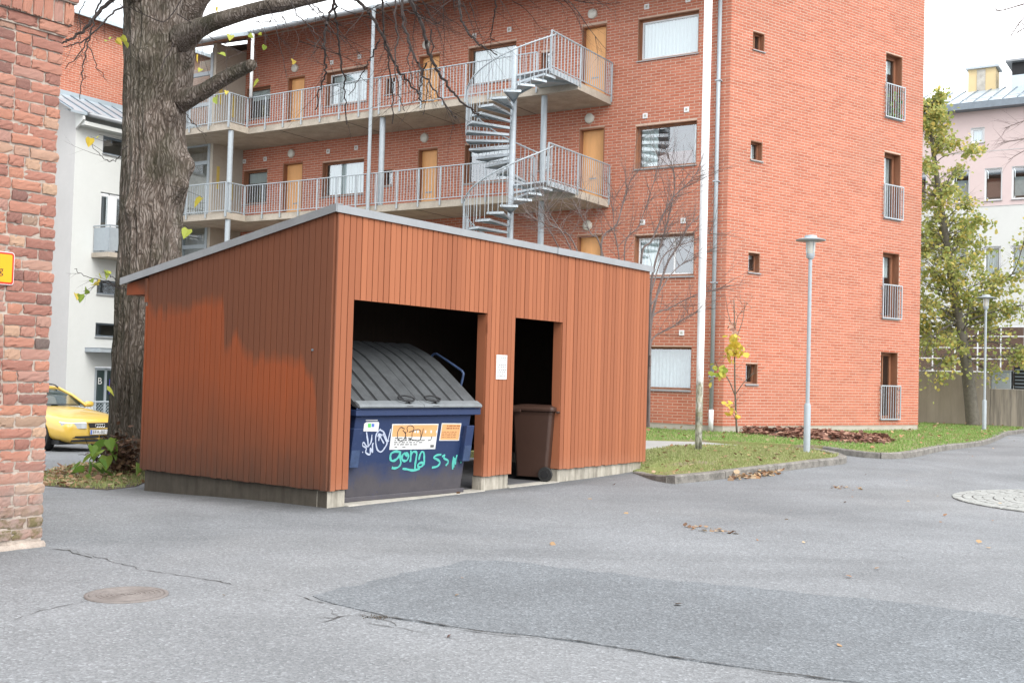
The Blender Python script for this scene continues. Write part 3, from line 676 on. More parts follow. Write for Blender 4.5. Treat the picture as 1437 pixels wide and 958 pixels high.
m = MB(); m.box(.17, LX - .2, .172, LY - .1, -.2, .012); m.build('floor_slab', M['bitumen'], sh)
m = MB(); m.box(.286, 2.774, -.05, .171, -.2, .010); m.box(3.361, 4.559, -.02, .171, -.2, .0115); each(m, 'threshold', M['concrete'], sh)
m = MB()   # a few nail heads and a bolt on the side wall
m.tube([(-.04, .27, 1.72), (-.02, .27, 1.72)], .013, 8); m.build('bolt', M['darkmetal'], sh)

nb_ = thing('notice', 'white paper notice pinned to the boards between the two doorways', 'notice', SP, SA)
m = MB(); m.box(2.968, 3.204, -.034, -.030, 1.445, 1.765); m.build('paper', M['stkwhite'], nb_)
m = MB(); rr = random.Random(3)
for k, z in enumerate((1.725, 1.70, 1.675, 1.63, 1.605, 1.565, 1.54, 1.515, 1.485)):
    x = 2.99
    while x < 3.16:
        l = rr.uniform(.015, .045); m.quad((x, -.0355, z), (min(3.185, x + l), -.0355, z), (min(3.185, x + l), -.0355, z + .008), (x, -.0355, z + .008)); x += l + .01
m.build('print', M['greyprint'], nb_)

# ================================================================== dumpster
DA = R(90 - 40.9); U = V((math.sin(R(35.91)), math.cos(R(35.91)), 0)); IN = V((-U.y, U.x, 0))
DP = SP + U * .40; dm = thing('dumpster', 'graffitied dark blue dumpster with a grey ribbed lid in the shelter doorway', 'dumpster', (DP.x, DP.y, .01), DA)
dmi = (Matrix.Translation((DP.x, DP.y, .01)) @ Matrix.Rotation(DA, 4, 'Z')).inverted()
BW0, BW1 = .05, 1.95
def fy(z): return .05 + (.97 - z) * .16          # front face leans inwards towards the foot
def onface(a, b, lift=.003):
    o, d = dmi @ CP, dmi.to_3x3() @ ray(a, b)
    # plane y = .05+(.97-z)*.16
    t = (.05 + .16 * (.97 - o.z) - o.y) / (d.y + .16 * d.z); p = o + d * t
    return V((p.x, p.y - lift, p.z - lift * .16))
m = MB()
prof = [(fy(.97), .97), (fy(.02), .02), (1.45, .02), (1.55, 1.30), (1.3, 1.70), (.6, 1.40), (.08, 1.03)]
m.loft([[(x, y, z) for y, z in prof] for x in (BW0, BW1)])
m.build('body', M['blue'], dm, bevel=.01)
m = MB(); m.box(0, 2.065, -.012, .10, .985, 1.055); m.box(.03, 2.0, fy(.03) - .02, fy(.03) + .03, .0, .055); m.box(0, 2.065, -.018, .0, 1.055, 1.075); each(m, 'rim', M['blue'], dm, bevel=.008)
for a, zt in ((-.015, .845), (1.83, .85)):
    m = MB(); m.loft([[(x, y, z) for x, y in ((a, fy(z) - .075), (a + .135, fy(z) - .075), (a + .135, fy(z) + .03), (a, fy(z) + .03))] for z in (.40, zt)]); pk = m.build('lifting_pocket', M['blue'], dm, bevel=.008)
    m = MB(); m.loft([[(x, y, z) for x, y in ((a + .006, fy(z) - .079), (a + .129, fy(z) - .079), (a + .129, fy(z) - .074), (a + .006, fy(z) - .074))] for z in (.405, .60)]); m.build('wear_plate', M['bluemetal'], pk)
# lid: two ribbed halves, curving up from the front lip to the ridge at the back
def lidp(x, t):
    y = -.02 + 1.34 * t; z = 1.085 + .70 * (y + .02) - .30 * max(0, y - .7) ** 1.5 + .025 * math.sin(t * math.pi)
    return V((x, y, z))
for x0, x1 in ((.02, 1.028), (1.036, 2.05)):
    m = MB(); N = 34; T = 14; rows = []
    gro = [x0 + (x1 - x0) * k for k in (.16, .36, .56, .78)]
    xs = set([x0, x1])
    for g in gro: xs |= {g - .022, g - .014, g + .014, g + .022}
    xs = sorted(xs)
    for k in range(T + 1):
        t = k / T; row = []
        for x in xs:
            p = lidp(x, t); dip = any(abs(x - g) < .015 for g in gro)
            if dip and t > .04: p.z -= .032; p.y += .012
            row.append(p)
        rows.append(row)
    rows.append([V((p.x, p.y + .05, p.z - .10)) for p in rows[-1]])
    m.loft(rows, cap=False, close=False)
    for xe in (x0, x1): m.add([V((xe, *lidp(xe, k / T).yz)) for k in range(T + 1)] + [V((xe, lidp(xe, k / T).y, max(1.07, lidp(xe, k / T).z - .06))) for k in range(T + 1)], [(k, k + 1, T + 2 + k, T + 1 + k) for k in range(T)])
    ld = m.build('lid', M['lid'], dm)
    m = MB(); g = .0045; m.loft([[(x, y, z) for y, z in ((-.045, 1.080), (-.048, 1.094), (-.034, 1.118), (.045, 1.158), (.04, 1.135), (-.01, 1.086))] for x in (x0, x1)]); lp = m.build('lid_lip', M['lidlip'], ld)
    xc = x0 + (.80 if x0 < .5 else .20) * (x1 - x0) * .96
    m = MB(); m.quad((xc - .055, -.050, 1.094), (xc + .055, -.050, 1.094), (xc + .055, -.012, 1.133), (xc - .055, -.012, 1.133)); m.build('grip_slot', M['black'], ld)
    m = MB(); n = 18
    rg = [V((xc + .125 * math.cos(2 * math.pi * k / n), .02 + .05 * math.sin(2 * math.pi * k / n), 1.185 + .03 * math.sin(2 * math.pi * k / n))) for k in range(n + 1)]
    m.tube(rg, .010, 6); m.tube([V((xc, -.0, 1.165)), V((xc + .02, -.03, 1.125))], .012, 6); m.build('handle', M['black'], ld, True)
    for g in gro:   # dark ends of the ribs where they run out at the lip
        q = MB(); q.tube([lidp(g, .05 + .08 * k) + V((0, -.004, -.026)) for k in range(12)], [.013] * 12, 6); q.build('rib', M['black'], ld)
m = MB(); m.box(.03, 2.04, 1.30, 1.38, 1.70, 1.86); m.build('lid_hinge', M['black'], dm)
# lever bar beside the lid
def dl(a, b, x):
    o, d = dmi @ CP, dmi.to_3x3() @ ray(a, b); return o + d * ((x - o.x) / d.x)
m = MB(); pts = [dl(601, 512, 2.11), dl(606, 500, 2.11), dl(610, 496.5, 2.11), dl(617, 499, 2.11), dl(645, 518, 2.11), dl(649, 522, 2.11), dl(650, 527, 2.11), dl(645, 548, 2.11), dl(643, 556, 2.11)]
m.tube(smooth_line(pts, 4), .016, 8); m.build('lever_bar', M['bluemetal'], dm, True)
def sticker(name, px, mat, par=dm, lift=.003):
    m = MB(); P = [onface(*q, lift) for q in px]; Q = [onface(*q, 0.0002) for q in px]; n = len(P)
    m.add(P + Q, [tuple(range(n))] + [(i, i + n, (i + 1) % n + n, (i + 1) % n) for i in range(n)]); return m.build(name, mat, par)
def strokes(name, lines, wd, mat, par=dm, lift=.004):
    m = MB()
    for ln in lines:
        P = smooth_line([onface(*q, lift) for q in ln], 7) if len(ln) > 2 else [onface(*q, lift) for q in ln]
        nn = V((0, -1, -.16)).normalized(); k = len(P); pr = None
        for i, p in enumerate(P):
            t = (P[min(k - 1, i + 1)] - P[max(0, i - 1)]).normalized(); s = nn.cross(t) * wd * (.8 + .35 * noise.noise((i * .21, len(m.v) * .01, 1.7)))
            p = p + nn * (random.uniform(0, .0008))
            if pr: m.quad(pr[0], pr[1], p - s, p + s)
            pr = (p + s, p - s)
    return each(m, name, mat, par)
def c1(l, ox=480, oy=570, s=6.845): return [(ox + a / s, oy + b / s) for a, b in l]
s1 = sticker('sticker', c1([(203, 238), (212, 165), (235, 150), (350, 148), (356, 160), (345, 240)]), M['stkwhite'])
sticker('print', c1([(246, 200), (248, 163), (275, 163), (275, 200)]), M['stkgreen'], s1, .005); sticker('print', c1([(282, 196), (283, 165), (308, 165), (307, 196)]), M['stkblue'], s1, .005)
sticker('sticker', c1([(228, 137), (228, 129), (340, 129), (340, 137)]), M['stkwhite'])
s2 = sticker('poster', c1([(453, 415), (482, 168), (926, 166), (893, 408)]), M['stkwhite'], label='' and None) if False else sticker('poster', c1([(453, 415), (482, 168), (926, 166), (893, 408)]), M['stkwhite'])
sticker('print', c1([(478, 290), (490, 178), (918, 176), (902, 288)]), M['stkorange'], s2, .0045)
strokes('scribble', [c1([(600, 215), (560, 200), (530, 250), (535, 310), (570, 330), (600, 300), (612, 240)]), c1([(580, 225), (605, 260), (612, 325)]), c1([(628, 245), (622, 200), (655, 182), (685, 200), (680, 228), (640, 245)]), c1([(640, 310), (700, 322), (740, 325), (755, 280), (745, 225), (700, 225), (672, 250), (668, 300)]), c1([(778, 210), (765, 270), (748, 325)]), c1([(820, 325), (850, 318), (858, 285)])], .0055, M['marker'], s2, .007)
m = MB(); rr = random.Random(5)
for row, (y, x0, x1, h) in enumerate(((228, 690, 735, 26), (228, 790, 910, 26), (300, 505, 640, 8), (320, 500, 800, 8), (340, 497, 780, 8), (360, 495, 700, 8), (385, 500, 540, 7), (385, 575, 610, 7))):
    x = x0
    while x < x1 - 8:
        l = rr.uniform(14, 40) if h < 20 else 17; P = [onface(*q, .006) for q in c1([(x, y + h), (x + 2, y), (x + l, y), (x + l - 2, y + h)])]; m.mi = 0 if row < 2 else 1
        if h < 20 or rr.random() < .8: m.quad(*P)
        x += l + 10
m.build('lettering', [M['stkwhite'], M['greyprint']], s2)
sticker('print', c1([(845, 392), (848, 368), (880, 368), (877, 392)]), M['greyprint'], s2, .006)
s3 = sticker('sticker', c1([(932, 328), (958, 160), (1145, 162), (1122, 328)]), M['stkwhite']); sticker('print', c1([(940, 320), (963, 168), (1138, 170), (1117, 320)]), M['stkorange'], s3, .0045)
m = MB()
for y, x0, x1, h in ((180, 1005, 1115, 12), (202, 1000, 1122, 14), (240, 960, 1090, 7), (256, 958, 1100, 7), (272, 955, 1085, 7), (290, 952, 1075, 7)):
    x = x0
    while x < x1 - 8:
        l = rr.uniform(10, 34); m.quad(*[onface(*q, .006) for q in c1([(x, y + h), (x + 1, y), (x + l, y), (x + l - 1, y + h)])]); x += l + 6
m.build('lettering', M['brownprint'], s3)
def c2(l): return [(540 + a / 10.64, 580 + b / 10.64) for a, b in l]
strokes('graffiti', [c2([(220, 570), (150, 565), (90, 600), (80, 670), (110, 705), (170, 680), (215, 620), (228, 560)]), c2([(228, 560), (225, 660), (235, 740), (200, 795), (140, 815), (100, 805)]),
    c2([(300, 585), (260, 620), (255, 680), (290, 705), (330, 690), (350, 630), (320, 590), (300, 600), (330, 640)]), c2([(385, 545), (385, 640), (375, 720)]), c2([(385, 620), (420, 570), (470, 580), (465, 660), (450, 760), (445, 850)]),
    c2([(505, 690), (520, 620), (550, 570), (580, 590), (585, 680), (580, 740), (540, 790), (495, 790), (500, 750), (550, 730), (590, 760)]), c2([(260, 820), (330, 830), (420, 845), (520, 820)])], .017, M['sprayteal'])
strokes('graffiti', [c2([(840, 610), (770, 620), (730, 655), (790, 690), (820, 730), (780, 785), (700, 805)]), c2([(850, 640), (890, 620), (880, 665), (940, 700), (935, 740), (905, 775)]), c2([(1025, 640), (1010, 730), (1010, 830)]), c2([(1075, 615), (1055, 690), (1050, 760)]), c2([(1040, 660), (1030, 730), (1028, 800)]), c2([(1120, 700), (1135, 715), (1130, 740)])], .015, M['sprayteal'])
strokes('graffiti', [c1([(232, 245), (245, 330), (250, 390)]), c1([(285, 270), (275, 345), (240, 385), (205, 345), (195, 375), (230, 400), (225, 440), (265, 460), (270, 400), (290, 440), (290, 370), (300, 350)]), c1([(370, 215), (330, 260), (320, 330), (335, 410), (370, 435), (405, 400), (430, 340), (400, 250), (365, 225)]), c1([(350, 330), (355, 275), (345, 260)]), c1([(355, 265), (375, 310), (400, 355)]), c1([(340, 290), (355, 262), (385, 280)]), c1([(390, 260), (430, 335), (455, 260), (465, 215)]), c1([(430, 335), (450, 330)]), c1([(192, 440), (200, 436)])], .011, M['spraywhite'])

# ================================================================== brown wheelie bin
p0 = SP + U * 4.42 + IN * .08; p1 = SP + U * 4.31 + IN * .55
f_ = (p1 - p0).normalized(); ang = math.atan2(f_.y, f_.x)
wb = thing('wheelie_bin', 'brown plastic wheelie bin with closed lid just inside the narrow doorway', 'wheelie bin', (p0.x, p0.y, .014), ang)
# local x: from the wheels towards the front, y: to its left (towards the viewer), z up
m = MB()
def ring(x0, x1, y0, y1, z, c=.03): return [(x0 + c, y0, z), (x1 - c, y0, z), (x1, y0 + c, z), (x1, y1 - c, z), (x1 - c, y1, z), (x0 + c, y1, z), (x0, y1 - c, z), (x0, y0 + c, z)]
m.loft([ring(.03, .50, -.55, .0, .05), ring(.02, .505, -.555, .005, .15), ring(-.03, .57, -.57, .02, .93), ring(-.04, .58, -.58, .03, .98)]); m.build('body', M['brownbin'], wb, bevel=.01)
m = MB(); m.loft([ring(-.06, .62, -.60, .05, .985), ring(-.065, .63, -.605, .055, 1.02), ring(-.05, .60, -.58, .03, 1.05), ring(.05, .50, -.45, -.10, 1.075)]); m.box(.42, .56, .045, .075, .965, 1.01); ld = m.build('lid', M['brownbin'], wb, bevel=.008)
m = MB(); m.tube([(-.10, -.5, .98), (-.10, -.02, .98)], .018, 8); m.build('handle', M['brownbin'], wb)
for yy in (.035, -.60):
    m = MB(); n = 20; m.loft([[(.03 + r * math.cos(2 * math.pi * k / n), y, .10 + r * math.sin(2 * math.pi * k / n)) for k in range(n)] for r, y in ((.10, yy - .025), (.105, yy - .015), (.105, yy + .015), (.10, yy + .025))]); wl = m.build('wheel', M['rubber'], wb, 'auto')
    m = MB(); m.loft([[(.03 + r * math.cos(2 * math.pi * k / n), y, .10 + r * math.sin(2 * math.pi * k / n)) for k in range(n)] for r, y in ((.055, yy + .02), (.05, yy + .032))]); m.build('hub', M['black'], wl)

# ================================================================== old brick wall at the left
WP = V((-3.79, 9.06, 0)); WA = R(90 - 35.91)
bw = thing('brick_wall', 'end of an old weathered brick wall with pale mortar and stepped cornice', 'brick wall', WP, WA)
m = MB(); m.box(-7, -.010, .012, 5, -.3, 4.19); m.box(-7, .016, -.016, 5, 4.19, 4.29); m.box(-7, .045, -.045, 5, 4.29, 4.475); m.box(-9, .075, -.075, 9, 4.475, 7.6)  # upper part out of view, raised and deepened to shade the shelter's side
m.build('mortar', M['oldmortar'], bw)
var = []
for k in range(14):   # shared unit bricks: worn, uneven blocks
    r_ = random.Random(k); q = MB(); n1, n2 = 7, 4
    def P(i, j): 
        ed = (i in (0, n1)) + (j in (0, n2)); s = .006 if ed else .0
        return (i / n1 + r_.uniform(-.02, .02) + (.012 if i == 0 else -.012 if i == n1 else 0) * (ed == 2), (.001 + r_.uniform(0, .004) + (.005 if ed == 2 else 0) + (.014 if r_.random() < .08 else 0)) if ed else r_.uniform(-.003, .002), j / n2 + r_.uniform(-.045, .045) * (1 if j in (0, n2) else .5))
    F = [[P(i, j) for i in range(n1 + 1)] for j in range(n2 + 1)]; pts = [p for row in F for p in row]; W_ = n1 + 1
    fc = [(j * W_ + i, j * W_ + i + 1, (j + 1) * W_ + i + 1, (j + 1) * W_ + i) for j in range(n2) for i in range(n1)]
    rim = [i for i in range(W_)] + [j * W_ + n1 for j in range(1, n2 + 1)] + [n2 * W_ + i for i in range(n1 - 1, -1, -1)] + [j * W_ for j in range(n2 - 1, 0, -1)]
    b0 = len(pts); pts += [(pts[i][0], .10, pts[i][2]) for i in rim]; L_ = len(rim)
    fc += [(rim[(i + 1) % L_], rim[i], b0 + i, b0 + (i + 1) % L_) for i in range(L_)]
    q.add(pts, fc); me = bpy.data.meshes.new('brick'); me.from_pydata(q.v, [], q.f); me.materials.append(M['oldbrick']); var.append(me)
rest = MB()
def old_brick_at(u0, u1, z0, z1, y):
    rot = random.gauss(0, .012)
    if u1 > -.62:
        o = link('brick', random.choice(var), bw); o.scale = (u1 - u0, 1, z1 - z0); o.location = (u0, y + random.uniform(-.008, .006), z0); o.rotation_euler = (0, rot, 0)
    else: rest.box(u0, u1, y + random.uniform(-.006, .006), y + .1, z0, z1)
z = .075; row = 0; rr = random.Random(12)
while z < 4.15:
    h = .0785 + rr.uniform(-.004, .003); u = .0 + rr.uniform(-.012, .006)
    seq = row % 2; k = 0
    while u > -2.4:
        l = (.255 if (k + seq) % 2 == 0 else .124) * rr.uniform(.95, 1.06)
        if row % 5 == 3 and k < 3: l = .124 * rr.uniform(.95, 1.05)
        old_brick_at(u - l, u, z + rr.uniform(-.004, .004), z + h + rr.uniform(-.004, .003), 0); u -= l + rr.uniform(.009, .016); k += 1
    z += .0905; row += 1
u = .024
while u > -2.4: old_brick_at(u - .25, u, 4.203, 4.282, -.032); u -= .264
u = .052
while u > -2.4: old_brick_at(u - .078, u, 4.295, 4.468, -.06); u -= .091
for zz, o_ in ((4.482, .082), (4.573, .082), (4.664, .082), (4.755, .082)):
    u = o_ + (0 if zz < 4.5 else -.0)
    while u > -2.4: old_brick_at(u - (.25 if int(zz * 11) % 2 else .124), u, zz, zz + .079, -.09); u -= .264 if int(zz * 11) % 2 else .137
rest.build('brick', M['oldbrick'], bw, kind='stuff')
m = MB(); m.loft([[(x, y, z) for y, z in ((-.03 + .03 * noise.noise((x * 6, 0, 0)), -.05), (-.025 + .02 * noise.noise((x * 7, 2, 0)), .028 + .02 * noise.noise((x * 9, 4, 0))), (.0, .045 + .03 * noise.noise((x * 5, 1, 0))), (.03, .045), (.03, -.05))] for x in [.012 - k * .06 for k in range(34)]]); m.build('mortar_foot', M['oldmortar'], bw, True)

sg = thing('sign', 'yellow sign with red border fixed to the old brick wall', 'sign', WP, WA)
def rrect(x0, x1, z0, z1, r, y): 
    out = []
    for cx_, cz, a0 in ((x1 - r, z0 + r, -90), (x1 - r, z1 - r, 0), (x0 + r, z1 - r, 90), (x0 + r, z0 + r, 180)):
        out += [(cx_ + r * math.cos(R(a0 + 22.5 * k)), y, cz + r * math.sin(R(a0 + 22.5 * k))) for k in range(5)]
    return out
x1 = -.352
m = MB(); m.loft([rrect(x1 - .75, x1, 2.105, 2.365, .025, y) for y in (-.012, -.02)]); m.build('plate', M['white'], sg)
m = MB(); m.loft([rrect(x1 - .745, x1 - .005, 2.11, 2.36, .022, y) for y in (-.02, -.0225)]); m.build('border', M['signred'], sg)
m = MB(); m.loft([rrect(x1 - .73, x1 - .02, 2.125, 2.345, .014, y) for y in (-.0225, -.0245)]); m.build('face', M['signyellow'], sg)
def text(s, size, par, loc, rot, mat, name='lettering', al='RIGHT', ex=.0006):
    cu = bpy.data.curves.new(name, 'FONT'); cu.body = s; cu.size = size; cu.align_x = al; cu.extrude = ex
    o = bpy.data.objects.new('tmp_text', cu); COL.objects.link(o); bpy.context.view_layer.update()
    me = bpy.data.meshes.new_from_object(o.evaluated_get(bpy.context.evaluated_depsgraph_get())); bpy.data.objects.remove(o); bpy.data.curves.remove(cu)
    me.name = name; me.materials.clear(); me.materials.append(mat); t = link(name, me, par); t.location = loc; t.rotation_euler = rot; return t
text('g', .085, sg, (x1 - .092, -.0255, 2.19), (R(90), 0, 0), M['black'])

# ================================================================== brick apartment building
QB = V((5.195, 26.942, 0)); BA = R(90 + 57.06)
ab = thing('apartment_building', 'orange brick apartment block with access galleries and french windows on its gable', 'apartment building', QB, BA)
bmi = (Matrix.Translation(QB) @ Matrix.Rotation(BA, 4, 'Z')).inverted()
def gal(a, b, D=0.0):
    o, d = bmi @ CP, bmi.to_3x3() @ ray(a, b); p = o + d * ((D - o.y) / d.y); return p.x, p.z
ga = R(-111.29); ex, ey = V((math.cos(ga), math.sin(ga), 0)), V((math.cos(ga - R(90)), math.sin(ga - R(90)), 0)); ey = ey if ey.x < 0 else -ey
GM = Matrix(((ex.x, ey.x, 0, 0), (ex.y, ey.y, 0, 0), (0, 0, 1, 0), (0, 0, 0, 1)))     # gable frame: v along, out, z
F1, F2, F0, F3 = 8.85, 6.15, 3.38, 12.39
win = [(.86, 2.56, 9.72, 10.81), (.85, 2.555, 6.91, 8.015), (.85, 2.52, 4.11, 5.185), (.86, 2.55, 1.25, 2.335), (6.31, 7.95, 9.74, 10.80), (6.31, 7.98, 6.92, 8.02), (11.69, 13.38, 9.73, 10.79), (11.72, 13.42, 6.89, 7.96), (15.80, 16.90, 9.67, 10.70), (15.81, 16.90, 6.87, 7.97)]
small = [(10.60, 10.98, 9.82, 10.30), (10.60, 10.98, 7.07, 7.54), (5.12, 5.50, 9.86, 10.34), (5.12, 5.50, 7.10, 7.58)]
doors = [(3.47, 4.225, F1, 10.865), (3.465, 4.235, F2, 8.11), (3.47, 4.22, F0, 5.265), (8.95, 9.73, F1, 10.82), (8.93, 9.66, F2, 8.05), (14.28, 15.04, F1, 10.84), (14.25, 15.12, F2, 8.075), (8.94, 9.7, F0, 5.26)]
gsm = [(.78, 1.215, 9.85, 10.30), (.78, 1.22, 7.07, 7.54), (.78, 1.21, 4.245, 4.735), (.77, 1.21, 1.455, 1.96)]
gfr = [(6.22, 6.98, 9.0, 10.82), (6.22, 6.98, 6.17, 8.03), (6.23, 6.99, 3.38, 5.22), (6.22, 7.0, .57, 2.44)]
def wall(m, u0, u1, z0, z1, ops):
    us = sorted(set([u0, u1] + [v for o in ops for v in o[:2]])); zs = sorted(set([z0, z1] + [v for o in ops for v in o[2:4]]))
    for i in range(len(us) - 1):
        for j in range(len(zs) - 1):
            c, d = (us[i] + us[i + 1]) / 2, (zs[j] + zs[j + 1]) / 2
            if any(o[0] < c < o[1] and o[2] < d < o[3] for o in ops): continue
            m.quad((us[i], 0, zs[j]), (us[i + 1], 0, zs[j]), (us[i + 1], 0, zs[j + 1]), (us[i], 0, zs[j + 1]))
    for a, b_, c, d in [o[:4] for o in ops]:
        t = -.28; m.quad((a, 0, c), (a, t, c), (a, t, d), (a, 0, d)); m.quad((b_, 0, c), (b_, 0, d), (b_, t, d), (b_, t, c)); m.quad((a, 0, c), (b_, 0, c), (b_, t, c), (a, t, c)); m.quad((a, 0, d), (a, t, d), (b_, t, d), (b_, 0, d))
GW = 8.0
m = MB(); wall(m, 0, 16.95, .40, F3, win + small + doors)
m.M = GM; m.fl = GM.determinant() < 0; wall(m, 0, GW, .40, F3, gsm + gfr); m.quad((0, 0, F3), (GW, 0, F3), (GW, 0, F3 + .354 * GW))
m.M = None; m.fl = False
e = GM @ V((GW, 0, 0)); m.quad((e.x, e.y, 0), (18.6, e.y, 0), (18.6, e.y, 15), (e.x, e.y, 15)); m.quad((18.6, e.y, 0), (18.6, 0, 0), (18.6, 0, 12.3), (18.6, e.y, 15)); m.quad((18.6, 0, 0), (16.95, -.02, 0), (16.95, -.02, 12), (18.6, 0, 12))
m.build('wall', M['mortar'], ab)
m = MB(); m.box(.012, 16.95, -.3, -.012, -.3, .402); m.M = GM; m.fl = GM.determinant() < 0; m.box(.015, GW - .015, -.4, -.0125, -.3, .403); m.build('plinth', M['plinth'], ab)
# bricks, each a little block standing proud of the mortar
BL, BP, BH, CPZ = .256, .270, .0622, .0751
def brick_geo(m, u0, u1, z0, z1, y=.006):
    c = .004; p = [(u0, -.002, z0), (u1, -.002, z0), (u1, -.002, z1), (u0, -.002, z1), (u0 + c, y, z0 + c), (u1 - c, y, z0 + c), (u1 - c, y, z1 - c), (u0 + c, y, z1 - c)]
    m.add(p, [(4, 5, 6, 7), (0, 1, 5, 4), (1, 2, 6, 5), (2, 3, 7, 6), (3, 0, 4, 7)])
proto = MB(GM.to_3x3().to_4x4()); brick_geo(proto, 0, BL, 0, BH); pm = bpy.data.meshes.new('brick'); pm.from_pydata(proto.v, [], proto.f); pm.materials.append(M['brick'])
rest = MB(); cnt = 0
def bricks(u0, u1, z0, ztop, ops, keep=None, skip=lambda u, z: False):
    global cnt
    k = 0; z = z0
    while z < max(ztop(u0), ztop(u1)):
        u = u0 - (BP / 2 if k % 2 else 0) 
        while u < u1:
            a, b_ = max(u0, u), min(u1, u + BL); zc = z + BH / 2; parts = [(a, b_)]
            for o in ops:
                if o[2] - .02 < zc < o[3] + .02:
                    parts = [q for s_, t in parts for q in ((s_, min(t, o[0])), (max(s_, o[1]), t)) if q[1] - q[0] > .02]
            for s_, t in parts:
                if t - s_ < .02 or z + BH > ztop((s_ + t) / 2) or skip((s_ + t) / 2, zc): continue
                if keep and cnt < 300 and t - s_ > BL - .001 and keep(s_, z):
                    o = link('brick', pm, ab); o.location = GM @ V((s_, 0, z)); cnt += 1
                else: brick_geo(rest, s_, t, z, z + BH, .006 + random.uniform(-.0015, .0015))
            u += BP
        z += CPZ; k += 1
rest.M = GM; rest.fl = GM.determinant() < 0
bricks(.0, GW, .411, lambda u: F3 + .354 * u, gsm + gfr, lambda u, z: u < 4.6 and z < 1.78)
rest.M = None; rest.fl = False
bricks(.0, 16.95, .411, lambda u: F3 - .02, win + small + doors, skip=lambda u, z: z < 2.5 and u > 4)
rest.build('brick', M['brick'], ab, kind='stuff')

def window(mk, par, u0, u1, z0, z1, style='plain', frame='wood', sill=True, depth=.19, fw_=.04):
    """brown timber frame set back in the reveal, pane, curtain, metal sill; mk() gives a builder in the facade's frame"""
    d = -depth; m = mk(); g = .003; t = .018
    m.box(u0 + g, u0 + t, d, -.006, z0 + g, z1 - g); m.box(u1 - t, u1 - g, d, -.006, z0 + g, z1 - g); m.box(u0 + t, u1 - t, d, -.006, z1 - t, z1 - g)
    def ringb(m, a, b_, c, e, y0, y1, wd):
        m.box(a, a + wd, y0, y1, c, e); m.box(b_ - wd, b_, y0, y1, c, e); m.box(a + wd, b_ - wd, y0, y1, e - wd, e); m.box(a + wd, b_ - wd, y0, y1, c, c + wd)
    ringb(m, u0 + t, u1 - t, z0 + .012, z1 - t, d, d + .05, fw_)
    w_ = m.build('window', M[frame], par)
    a, b_, c, e = u0 + t + fw_, u1 - t - fw_, z0 + .012 + fw_, z1 - t - fw_
    if style in ('white', 'mid'):
        m = mk(); ringb(m, a, b_, c, e, d + .004, d + .038, .035); m.build('sash', M['white'], w_); a += .035; b_ -= .035; c += .035; e -= .035
    if style == 'mid' or style == 'bars':
        k = (a + b_) / 2 if style == 'bars' else a + (b_ - a) * .34
        m = mk(); m.box(k - .02, k + .02, d + .006, d + .036, c, e); m.build('mullion', M['wood' if style == 'bars' else 'white'], w_)
    m = mk(); m.quad((a, d + .015, c), (b_, d + .015, c), (b_, d + .015, e), (a, d + .015, e)); m.build('pane', M['glass'], w_)
    m = mk(); q = d - .45; m.quad((a, q, c), (b_, q, c), (b_, q, e), (a, q, e)); 
    for x in (a - .02, b_ + .02): m.quad((x, q, c), (x, d, c), (x, d, e), (x, q, e))
    m.quad((a, q, c), (b_, q, c), (b_, d, c), (a, d, c)); m.quad((a, q, e), (b_, q, e), (b_, d, e), (a, d, e)); m.build('room', M['room'], w_)
    def cloth(x0, x1, lo, hi, mt='curtain'):
        m = mk(); n = max(4, int((x1 - x0) / .03)); m.loft([[(x0 + (x1 - x0) * k / n, d - .06 + .018 * math.sin(k * 1.9 + x0), zz) for k in range(n + 1)] for zz in (lo, hi)], cap=False, close=False); m.build('curtain', M[mt], w_)
    wd = b_ - a
    if style == 'white': cloth(a, b_, c, e)
    if style == 'cur': cloth(a, b_, c, e)
    if style == 'half': cloth(a, a + wd * .28, c, e); cloth(a + wd * .28, b_, c + (e - c) * .78, e)
    if style == 'mid': cloth(b_ - wd * .34, b_, c, e)
    if style == 'top': cloth(a, b_, c + (e - c) * .66, e)
    if style == 'grey': cloth(a, b_, c, e, 'greycurtain')
    if style == 'panel':
        cloth(b_ - wd * .3, b_, c, e); cloth(a, a + wd * .06, c, e)
        m = mk(); m.box(a + wd * .1, b_ - wd * .33, d - .09, d - .05, c, c + (e - c) * .36); m.build('reflection_panel', M['brownpanel'], w_)  # brown panel added in place of a dark building's reflection in the glass
        m = mk()
        for k in range(3): zz = e - (e - c) * (.14 + .2 * k); m.box(b_ - wd * .31, b_ - wd * .02, d - .03, d - .026, zz - .04, zz + .04)
        m.build('blind', M['curtain'], w_)
    if sill:
        m = mk(); m.add([(u0 - .02, -.05, z0 + .01), (u1 + .02, -.05, z0 + .01), (u1 + .02, .045, z0 - .022), (u0 - .02, .045, z0 - .022), (u0 - .02, -.05, z0 - .005), (u1 + .02, -.05, z0 - .005), (u1 + .02, .045, z0 - .045), (u0 - .02, .045, z0 - .045)], [(0, 1, 2, 3), (2, 3, 7, 6), (4, 5, 6, 7), (0, 3, 7, 4), (1, 2, 6, 5)])
        m.build('sill', M['flash'], w_)
    return w_
mkA = lambda: MB()
mkG = lambda: MB(GM)
for w_, st in zip(win, ('white', 'panel', 'mid', 'grey', 'cur', 'half', 'white', 'cur', 'top', 'top')):
    window(mkA, ab, *w_, style=st, fw_=.045 if w_[1] - w_[0] > 1 else .035)
for w_ in small: window(mkA, ab, *w_, style='top')
for k, w_ in enumerate(gsm): window(mkG, ab, *w_, style=('bars', 'cur', 'half', 'plain')[k], fw_=.035)
